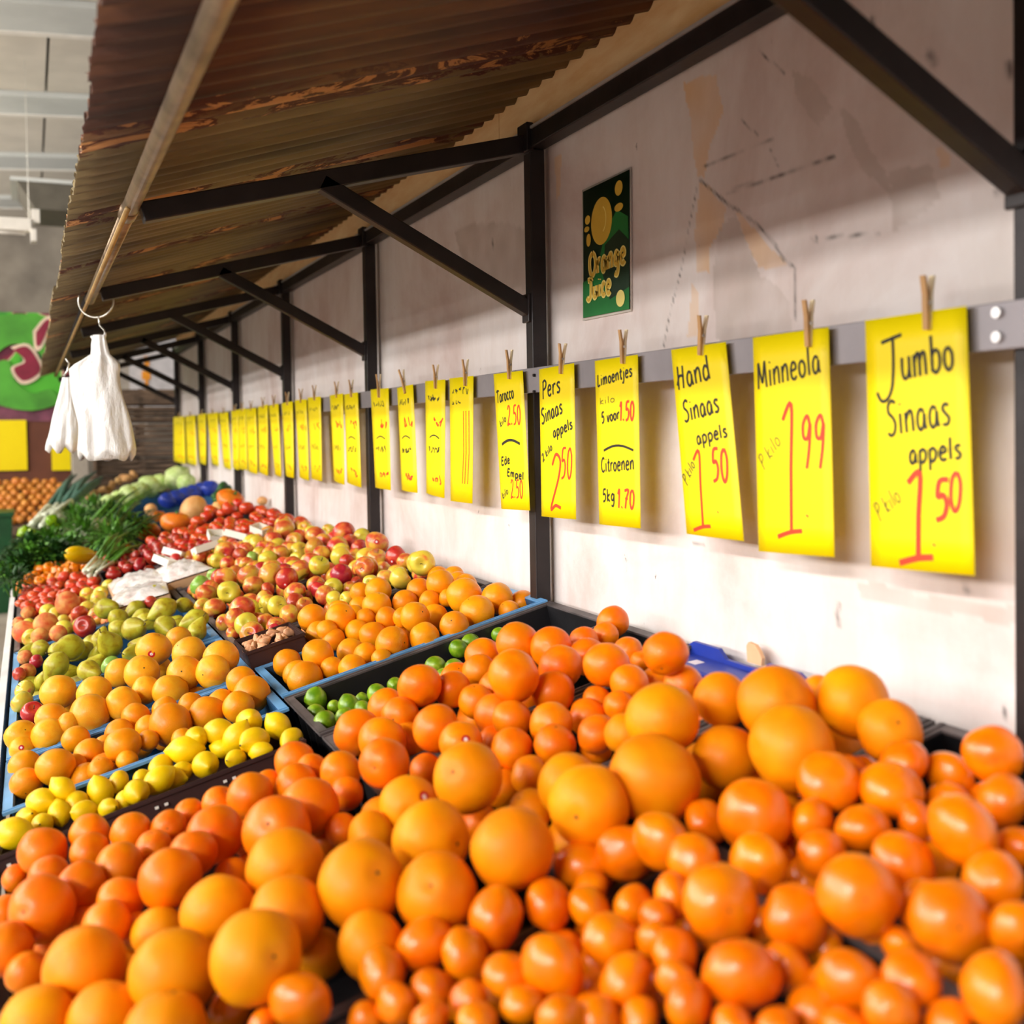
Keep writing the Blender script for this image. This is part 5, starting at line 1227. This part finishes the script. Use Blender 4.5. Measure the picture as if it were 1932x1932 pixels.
slab = MB().box((-.072, -hl+.02, -.029), (-.002, hl-.02, -.012)); slab.build('tray_body', M['royal_plastic'], tr, bevel=.004)
MB().box((-.050, hl-.095, -.0118), (-.028, hl-.068, -.0112)).build('label', M['sticker_white'], tr)
MB().box((-.076, -hl, -.040), (-.070, hl, -.034)).build('grey_lip', M['zinc'], tr)
p = onx(1428, 1232, 1.235)
mb = MB(); pr = [(-.022, -.02), (-.024, .010), (-.018, .018), (.002, .016), (.014, .006), (.022, -.006), (.020, -.02)]
for x in (-.006, .002): mb.v += [(x, -y, z) for y, z in pr]
n = len(pr); mb.f = [tuple(range(n)), tuple(range(n, 2*n))[::-1]]+[(i, (i+1) % n, n+(i+1) % n, n+i) for i in range(n)]
cb = mb.build('cardboard_piece', M['tan_card']); cb.location = up(p); tag(cb, 'torn piece of tan cardboard behind the blue tray', 'cardboard')

# ================================================================== GREENS
def leaf(mb, base, d, L, w, droop=0.4, n=4, wave=0.0):
    d = Vector(d).normalized(); side = d.cross(Vector((0, 0, 1)))
    if side.length < .1: side = Vector((1, 0, 0))
    side.normalize(); p = Vector(base); b0 = len(mb.v)
    for i in range(n+1):
        t = i/n; ww = w*sin(pi*(0.12+0.83*t))*.5
        off = Vector((0, 0, wave*sin(t*9)))
        mb.v.append(tuple(p-side*ww+off)); mb.v.append(tuple(p+side*ww-off))
        d = (d+Vector((0, 0, -droop/n))).normalized(); p = p+d*L/n
    for i in range(n): q = b0+2*i; mb.f.append((q, q+1, q+3, q+2))
def bushy(name, label, cat, px, py, e, size, nleaf, mat, leaf_l=.5, leaf_w=.28, stemmat='leaf_mid', group=None, squash_=.75):
    c = tp(px, py, e)
    o = empty(name, tuple(map(float, c))); tag(o, label, cat, group)
    mb = MB()
    for i in range(nleaf):
        d = rand_dir(); d.z = abs(d.z)*.9-.15; r = rnd.random()**.4*size
        leaf(mb, (d.x*r*.9, d.y*r*.9, d.z*r*squash_), (d.x+rnd.uniform(-.4, .4), d.y+rnd.uniform(-.4, .4), d.z+rnd.uniform(-.1, .6)), size*leaf_l*rnd.uniform(.6, 1.2), size*leaf_w, .8, 3, size*.03)
    f_ = mb.build('foliage', M[mat], o, sm=True); f_['kind'] = 'stuff'
    mb = MB()
    for i in range(9):
        d = rand_dir(); mb.tube([(d.x*size*.15, d.y*size*.15, -size*.7), (d.x*size*.5, d.y*size*.5, size*.3*abs(d.z))], size*.035, 5)
    s_ = mb.build('stalks', M[stemmat], o, sm=True)
    return o
for i, (px, py, s, e) in enumerate([(28, 1085, .13, .05), (40, 1070, .13, .08), (70, 1055, .14, .09), (100, 1045, .13, .09), (125, 1035, .12, .08), (60, 1035, .13, .12), (95, 1025, .13, .12), (40, 1048, .11, .1)]):
    bushy('parsley_bunch', 'dark green parsley bunch, %s from the aisle end of the greens' % nth(i+1), 'parsley', px, py, e, s, 330, 'leaf_dark' if i % 2 else 'leaf_mid', .32, .2, group='parsley bunches at the aisle')
for i, (px, py, s) in enumerate([(25, 1100, .09), (150, 985, .15), (175, 965, .14), (200, 985, .15), (215, 1020, .13), (235, 1000, .14), (130, 975, .12), (160, 1010, .13)]):
    bushy('herb_bunch', 'leafy green herb bunch, %s in the heap between leeks and squashes' % nth(i+1), 'herbs', px, py, .1, s, 260, 'leaf_mid' if i % 3 else 'leaf_dark', .5, .12, group='herb bunches')
def long_bunch(name, label, cat, p0, p1, e0, e1, n, wid, mat, white=True, spread=.05):
    a, b_ = tp(*p0, e0), tp(*p1, e1); o = empty(name, tuple(map(float, a))); tag(o, label, cat, name.replace('_', ' ')+'s')
    d = Vector((b_-a).tolist()); L = d.length
    mbl, mbw = MB(), MB()
    for i in range(n):
        s = Vector((rnd.uniform(-1, 1), rnd.uniform(-1, 1), rnd.uniform(-.3, 1)))*spread
        e_ = d+Vector((rnd.uniform(-1, 1), rnd.uniform(-1, 1), rnd.uniform(-.3, 1)))*spread*2.5
        m_ = s+(e_-s)*.35; q = s+(e_-s)*.7+Vector((0, 0, .02))
        mbl.tube([m_, q, e_], [wid*.5, wid*.6, wid*.15], 6)
        mbw.tube([s, m_], [wid*.5, wid*.5], 7)
    mbl.build('leaves', M[mat], o, sm=True); mbw.build('white_shaft', M['leek_white' if white else mat], o, sm=True)
    return o
long_bunch('leek', 'bundle of blue-green leeks pointing up at the far end of the stand', 'leeks', (70, 1000), (158, 915), .12, .2, 9, .045, 'leaf_blue', True, .06)
long_bunch('leek', 'second bundle of leeks with dark tips lying behind the first', 'leeks', (100, 985), (172, 925), .12, .16, 8, .045, 'leaf_blue', True, .06)
long_bunch('spring_onion', 'bunch of spring onions nearest the courgette', 'spring onions', (170, 1088), (236, 1030), .06, .10, 14, .014, 'leaf_mid', True, .03)
long_bunch('spring_onion', 'bunch of spring onions lying across the middle of the greens', 'spring onions', (152, 1022), (262, 955), .07, .12, 18, .016, 'leaf_mid', True, .05)
long_bunch('celery', 'dark green celery bunch beside the squashes', 'celery', (190, 1050), (262, 985), .05, .10, 14, .02, 'leaf_dark', False, .05)
long_bunch('cucumber', 'dark green cucumbers by the wall next to the blue bags', 'cucumbers', (412, 944), (436, 930), .05, .05, 5, .045, 'leaf_dark', False, .03)
a = tp(153, 1048, .11); o = link('yellow_courgette', lathe_mesh('yellow_courgette', f_plum, 16, 12, M['courgette'], .03, 2)); o.location = tuple(map(float, a)); o.scale = (.055, .055, .085); o.rotation_euler = (1.3, .5, -1.0)
tag(o, 'bright yellow courgette resting on the spring onions', 'courgette')
c_ = link('stem', pepst, o); c_.location = (0, 0, 1.12)
# blue bags with bottles
for i, (px, py) in enumerate([(318, 944), (334, 939), (350, 934), (366, 929), (382, 924), (396, 921)]):
    a = tp(px, py, .09); o = link('blue_punnet', lathe_mesh('blue_punnet', f_cabb, 14, 10, M['royal_blue'] if 'royal_blue' in M else M['royal_plastic'], .18, i)); o.location = tuple(map(float, a)); o.scale = (.062, .062, .055)
    tag(o, 'shiny blue wrapped pack, %s from the left in the row before the wall' % nth(i+1), 'pack', 'blue wrapped packs')
# clear trays among tomatoes
for i, (px, py, s) in enumerate([(408, 1012, .05), (330, 1045, .045), (312, 1060, .045), (448, 1012, .05), (387, 1035, .05), (492, 1000, .04)]):
    a = tp(px, py, .075); o = empty('clear_punnet', tuple(map(float, a)), (rnd.uniform(-.3, .3), -.25, rnd.random()*3)); tag(o, 'open white plastic punnet among the tomatoes, %s' % ['below the upper heap', 'leftmost pair upper', 'leftmost pair lower', 'right of the dark gap', 'beside the white film', 'nearest the apples top'][i], 'punnet', 'white punnets among tomatoes')
    mb = MB(); mb.box((-s, -s*.7, -.012), (s, s*.7, -.009))
    for q in (-1, 1): mb.box((-s, q*s*.7-.002, -.012), (s, q*s*.7+.002, .018)); mb.box((q*s-.002, -s*.7, -.012), (q*s+.002, s*.7, .018))
    mb.build('tray', M['white_paint'], o)
    c_ = link('green_leaf_pad', disc_mesh('green_leaf_pad', s*.6, 9, M['greencalyx'], .25, .6), o); c_.location = (0, 0, -.004)

# ================================================================== FAR END OF THE HALL
def farbox(name, px0, py0, px1, py1, y, dep, mat, parent=None, bev=0):
    a = ray(px0, py0); b_ = ray(px1, py1); a = a*y/a[1]; b_ = b_*y/b_[1]
    return MB().box((float(a[0]), y, float(a[2])+CAMZ), (float(b_[0]), y+dep, float(b_[2])+CAMZ)).build(name, mat, parent, bevel=bev)
MUR, nt, b = new_mat('green_and_crimson_mural')
v = mapping(nt, (1, 1, 1)); n1 = noise_tex(nt, 1.45, v, 1, 0.4, 1.2)
c = ramp(nt, [(0.40, lin((96, 20, 50))), (0.455, lin((150, 40, 62))), (0.47, lin((236, 206, 180))), (0.49, lin((90, 190, 50))), (0.60, lin((74, 176, 40))), (0.66, lin((20, 110, 50)))], n1.outputs[0])
c.color_ramp.interpolation = 'LINEAR'
nt.links.new(c.outputs[0], b.inputs['Base Color']); b.inputs['Roughness'].default_value = 0.6
YM = 13.0
def raw(px, py, y): r = ray(px, py); r = r*y/r[1]; return (float(r[0]), float(r[2])+CAMZ)
stall = empty('background_stall', (0, YM, 0)); tag(stall, 'stall across the hall with mural sign board above a brown wall', 'stall')
def sbox(name, x0, x1, z0, z1, y0, y1, mat, par): return MB().box((x0, y0-YM, z0), (x1, y1-YM, z1)).build(name, mat, par)
zt_, zm, zb2 = raw(50, 590, YM)[1], raw(50, 745, YM)[1], raw(50, 795, YM)[1]
xr = raw(132, 800, YM)[0]
sbox('mural_board', -2.6, xr, zm, zt_, YM, YM+.06, MUR, stall)
M['mauve'] = plain('mauve_fringe', (126, 70, 90), .7, var=.5, scale=3)
sbox('mauve_band', -2.6, xr, zb2, zm, YM+.01, YM+.05, M['mauve'], stall)
sbox('brown_board', -2.6, xr, raw(50, 912, YM)[1], zb2, YM+.02, YM+.06, M['brown_wall'], stall)
# mural lobes standing a little proud of the board, green flourish with crimson hearts
M['mur_green'] = plain('mural_green', (82, 166, 50), .6, var=.2, scale=3); M['mur_red'] = plain('mural_crimson', (146, 30, 60), .6, var=.3, scale=3); M['mur_cream'] = plain('mural_cream', (240, 214, 190), .6)
def lobe(pts, mat, off):
    q = catmull([raw(px, py, YM) for px, py in pts]+[raw(*pts[0], YM)], 4)
    mb = MB(); n = len(q)
    mb.v = [(x, off-.004-.0, z) for x, z in q]+[(x, off+.012, z) for x, z in q]
    mb.f = [tuple(range(n)), tuple(range(n, 2*n))[::-1]]+[(i, (i+1) % n, n+(i+1) % n, n+i) for i in range(n)]
    mb.build('mural_shape', mat, stall)
lobe([(-20, 600), (40, 592), (98, 610), (95, 680), (60, 655), (20, 650), (-20, 670)], M['mur_green'], -.02)
lobe([(-20, 690), (15, 680), (30, 720), (60, 742), (95, 735), (110, 760), (60, 775), (0, 765), (-20, 750)], M['mur_green'], -.021)
lobe([(20, 655), (55, 650), (80, 690), (70, 715), (40, 725), (20, 695), (45, 680)], M['mur_cream'], -.024)
lobe([(25, 660), (52, 655), (76, 692), (66, 710), (42, 718), (26, 696), (48, 682)], M['mur_red'], -.032)
lobe([(62, 625), (84, 600), (98, 605), (80, 655), (66, 660)], M['mur_cream'], -.028)
lobe([(68, 628), (85, 606), (94, 608), (78, 648), (69, 652)], M['mur_red'], -.036)
for i, (a, b_, c_, d_) in enumerate([(-30, 793, 52, 887), (97, 845, 134, 887)]):
    x0, z1 = raw(a, b_, 12.985); x1, z0 = raw(c_, d_, 12.985)
    o = MB().box((x0, 12.985, z0), (x1, 13.01, z1)).build('yellow_sign', M['paper']); tag(o, ['large yellow sign on the far brown stall at the left edge', 'smaller yellow sign on the far brown stall below the bags'][i], 'sign')
# far onion display
on = empty('onion_display', (0, 12.2, 0)); tag(on, 'sloping wooden rack under the far heap of onions', 'rack')
x0, z1 = raw(-40, 935, 12.2); x1, z0 = raw(132, 990, 12.2)
MB().box((x0-1, 0, z0-.5), (x1, .5, z0)).build('rack_body', M['timber'], on)
zt2 = raw(60, 905, 12.4)[1]
mb = MB(); mb.v = [(x0-1, -.05, z0), (x1, -.05, z0), (x1, .7, zt2-.06), (x0-1, .7, zt2-.06), (x0-1, -.05, z0-.08), (x1, -.05, z0-.08), (x1, .7, z0-.08), (x0-1, .7, z0-.08)]
mb.f = [(0, 1, 2, 3), (4, 7, 6, 5), (0, 4, 5, 1), (1, 5, 6, 2), (2, 6, 7, 3), (3, 7, 4, 0)]; mb.build('rack_slope', M['timber'], on)
ov = ME['onion']['var']; cnt_o = 0
for r_ in range(8):
    for c in range(12):
        t = (r_+.5)/8; x = raw(-20, 930, 12.2)[0]+c*.098+(r_ % 2)*.045+rnd.uniform(-.012, .012)
        if x > x1-.04: continue
        o = link('onion', ov[(r_+c) % 2]); s = rnd.uniform(.042, .052)
        o.location = (x, 12.15+t*.7, z0+t*(zt2-.06-z0)+s*.8+rnd.uniform(0, .015)); o.scale = (s, s, s); o.rotation_euler = (rnd.uniform(-1, 1), rnd.uniform(-1, 1), rnd.random()*6)
        tag(o, 'tan onion, %s from left in row %s of the far heap' % (nth(c+1), nth(r_+1)), 'onion', 'tan onions in the far heap'); cnt_o += 1
# green bin with dark trolley at the left edge
bi = empty('green_bin', (raw(2, 1000, 11)[0], 11, 0)); tag(bi, 'dark green plastic bin at the far left edge', 'bin')
zt3 = raw(5, 966, 11)[1]; xb = raw(24, 966, 11)[0]-bi.location.x
mb = MB(); mb.v = [(-.35, -.2, 0), (xb-.05, -.2, 0), (xb-.05, .25, 0), (-.35, .25, 0), (-.4, -.25, zt3), (xb, -.25, zt3), (xb, .3, zt3), (-.4, .3, zt3)]
mb.f = [(0, 3, 2, 1), (4, 5, 6, 7), (0, 1, 5, 4), (1, 2, 6, 5), (2, 3, 7, 6), (3, 0, 4, 7)]; mb.build('bin_body', M['green_bin'], bi)
MB().box((-.42, -.27, zt3-.03), (xb+.015, .32, zt3+.01)).build('bin_rim', M['green_bin'], bi, bevel=.004)
# column
x0 = raw(136, 860, 10.9)[0]; x1 = raw(166, 860, 10.9)[0]
co = MB().box((x0, 10.9, 0), (x1, 11.1, raw(150, 740, 10.9)[1])).build('column', M['column'], bevel=.004); tag(co, 'pale grey square column standing behind the leeks', 'column')
# stack of empty timber crates closing the stall end
x0, z1 = raw(172, 748, 11.2); x1, z0 = raw(338, 905, 11.2)
x1 = 1.5; hz = (z1-z0)/6.0; lev = 0
z = 0.0
while z < z1-.05:
    o = empty('timber_crate', ((x0+x1)/2, 11.5, z)); tag(o, 'weathered slatted timber crate, %s from the top of the stack behind the stall' % '{}', 'crate', 'stacked timber crates')
    w = (x1-x0)/2-(.03 if lev % 2 else 0)
    for zz in (.035, .085, .135):
        for yy in (-.28, .28): MB().box((-w, yy-.006, zz-.017), (w, yy+.006, zz+.017)).build('slat', M['timber'], o)
    for xx in (-w+.03, 0, w-.03):
        for yy in (-.262, .262): MB().box((xx-.025, yy-.012, .0), (xx+.025, yy+.012, .16)).build('corner_post', M['timber'], o)
    MB().box((-w, -.27, .0), (w, .27, .012)).build('crate_floor', M['timber'], o)
    z += .175; lev += 1
cs = [o for o in S.objects if o.name.startswith('timber_crate')]
for i, o in enumerate(cs): o['label'] = o['label'].format(nth(len(cs)-i))
# pale hall wall patch with orange lettering beyond the stall end
x0, z1 = raw(225, 640, 12.9); x1, z0 = raw(345, 770, 12.9)
pw = empty('hanging_banner', (x0, 12.9, 0)); tag(pw, 'pale banner with orange marks seen through the far braces', 'banner')
M['banner'] = plain('pale_banner', (206, 200, 200), .6); M['banner_or'] = plain('banner_orange', (236, 150, 30), .6, var=.1)
MB().box((.1, 0, z0), (1.6, .02, z1+.5)).build('cloth', M['banner'], pw)
for xx in (.3, 1.4): MB().tube([(xx, .01, z1+.5), (xx, .01, cz(x0+xx)+.05)], .006, 6).build('rope', M['wire'], pw)
MB().box((.0, .03, z0-.3), (.12+(raw(300, 700, 12.9)[0]-x0)*.4, .05, z1-.1)).build('grey_side', M['column'], pw)
for a, b_, c_, d_ in ((272, 672, 282, 690), (268, 700, 284, 716), (274, 716, 280, 730), (272, 742, 286, 754)):
    q0 = raw(a, b_, 12.88); q1 = raw(c_, d_, 12.88); MB().box((q0[0]-x0, -.012, q1[1]), (q1[0]-x0, -.002, q0[1])).build('orange_mark', M['banner_or'], pw)
# duct and tube fitting under the hall ceiling
x0, z1 = raw(30, 338, 11); x1, z0 = raw(175, 400, 11)
du = empty('ceiling_duct', (x0, 11, 0)); tag(du, 'grey ventilation duct hanging under the hall ceiling', 'duct')
mb = MB(); mb.v = [(0, 0, z1), (1.6, 0, z1), (1.6, .9, z1), (0, .9, z1), (.16, 0.02, z0), (1.6, .02, z0), (1.6, .88, z0), (.16, .88, z0)]
mb.f = [(0, 1, 2, 3), (4, 7, 6, 5), (0, 4, 5, 1), (1, 5, 6, 2), (2, 6, 7, 3), (3, 7, 4, 0)]; mb.build('duct_box', M['dark_panel'], du)
MB().box((-.05, -.03, z1-.015), (1.62, .93, z1+.02)).build('duct_flange', M['ceil_beam'], du)
for xx in (.7, 1.4): MB().tube([(xx, .45, z1), (xx, .45, cz(x0+xx)+.05)], .006, 6).build('hanger', M['wire'], du)
x0, z1 = raw(-60, 398, 10.4); x1, z0 = raw(60, 442, 10.4)
lf = empty('tube_light', (x0, 10.4, 0)); tag(lf, 'white fluorescent light fitting with end bracket below the duct', 'light')
L_ = x1-x0
MB().box((0, 0, z0+.03), (L_, .12, z1-.03)).build('housing', M['white_paint'], lf, bevel=.006)
MB().box((L_-.01, -.01, z0-.06), (L_+.04, .13, z0+.05)).build('end_cap', M['white_paint'], lf, bevel=.006)
MB().box((L_+.0, .02, z1-.06), (L_+.07, .10, z1+.06)).build('bracket', M['white_paint'], lf, bevel=.004)
MB().tube([(.1, .06, z0+.015), (L_-.05, .06, z0+.015)], .016, 10).build('tube', M['white_paint'], lf, sm=True)
for xx in (-.05, L_-.02): MB().tube([(xx, .06, z1-.04), (xx, .06, cz(x0+xx)+.05)], .003, 6).build('hanger', M['wire'], lf)
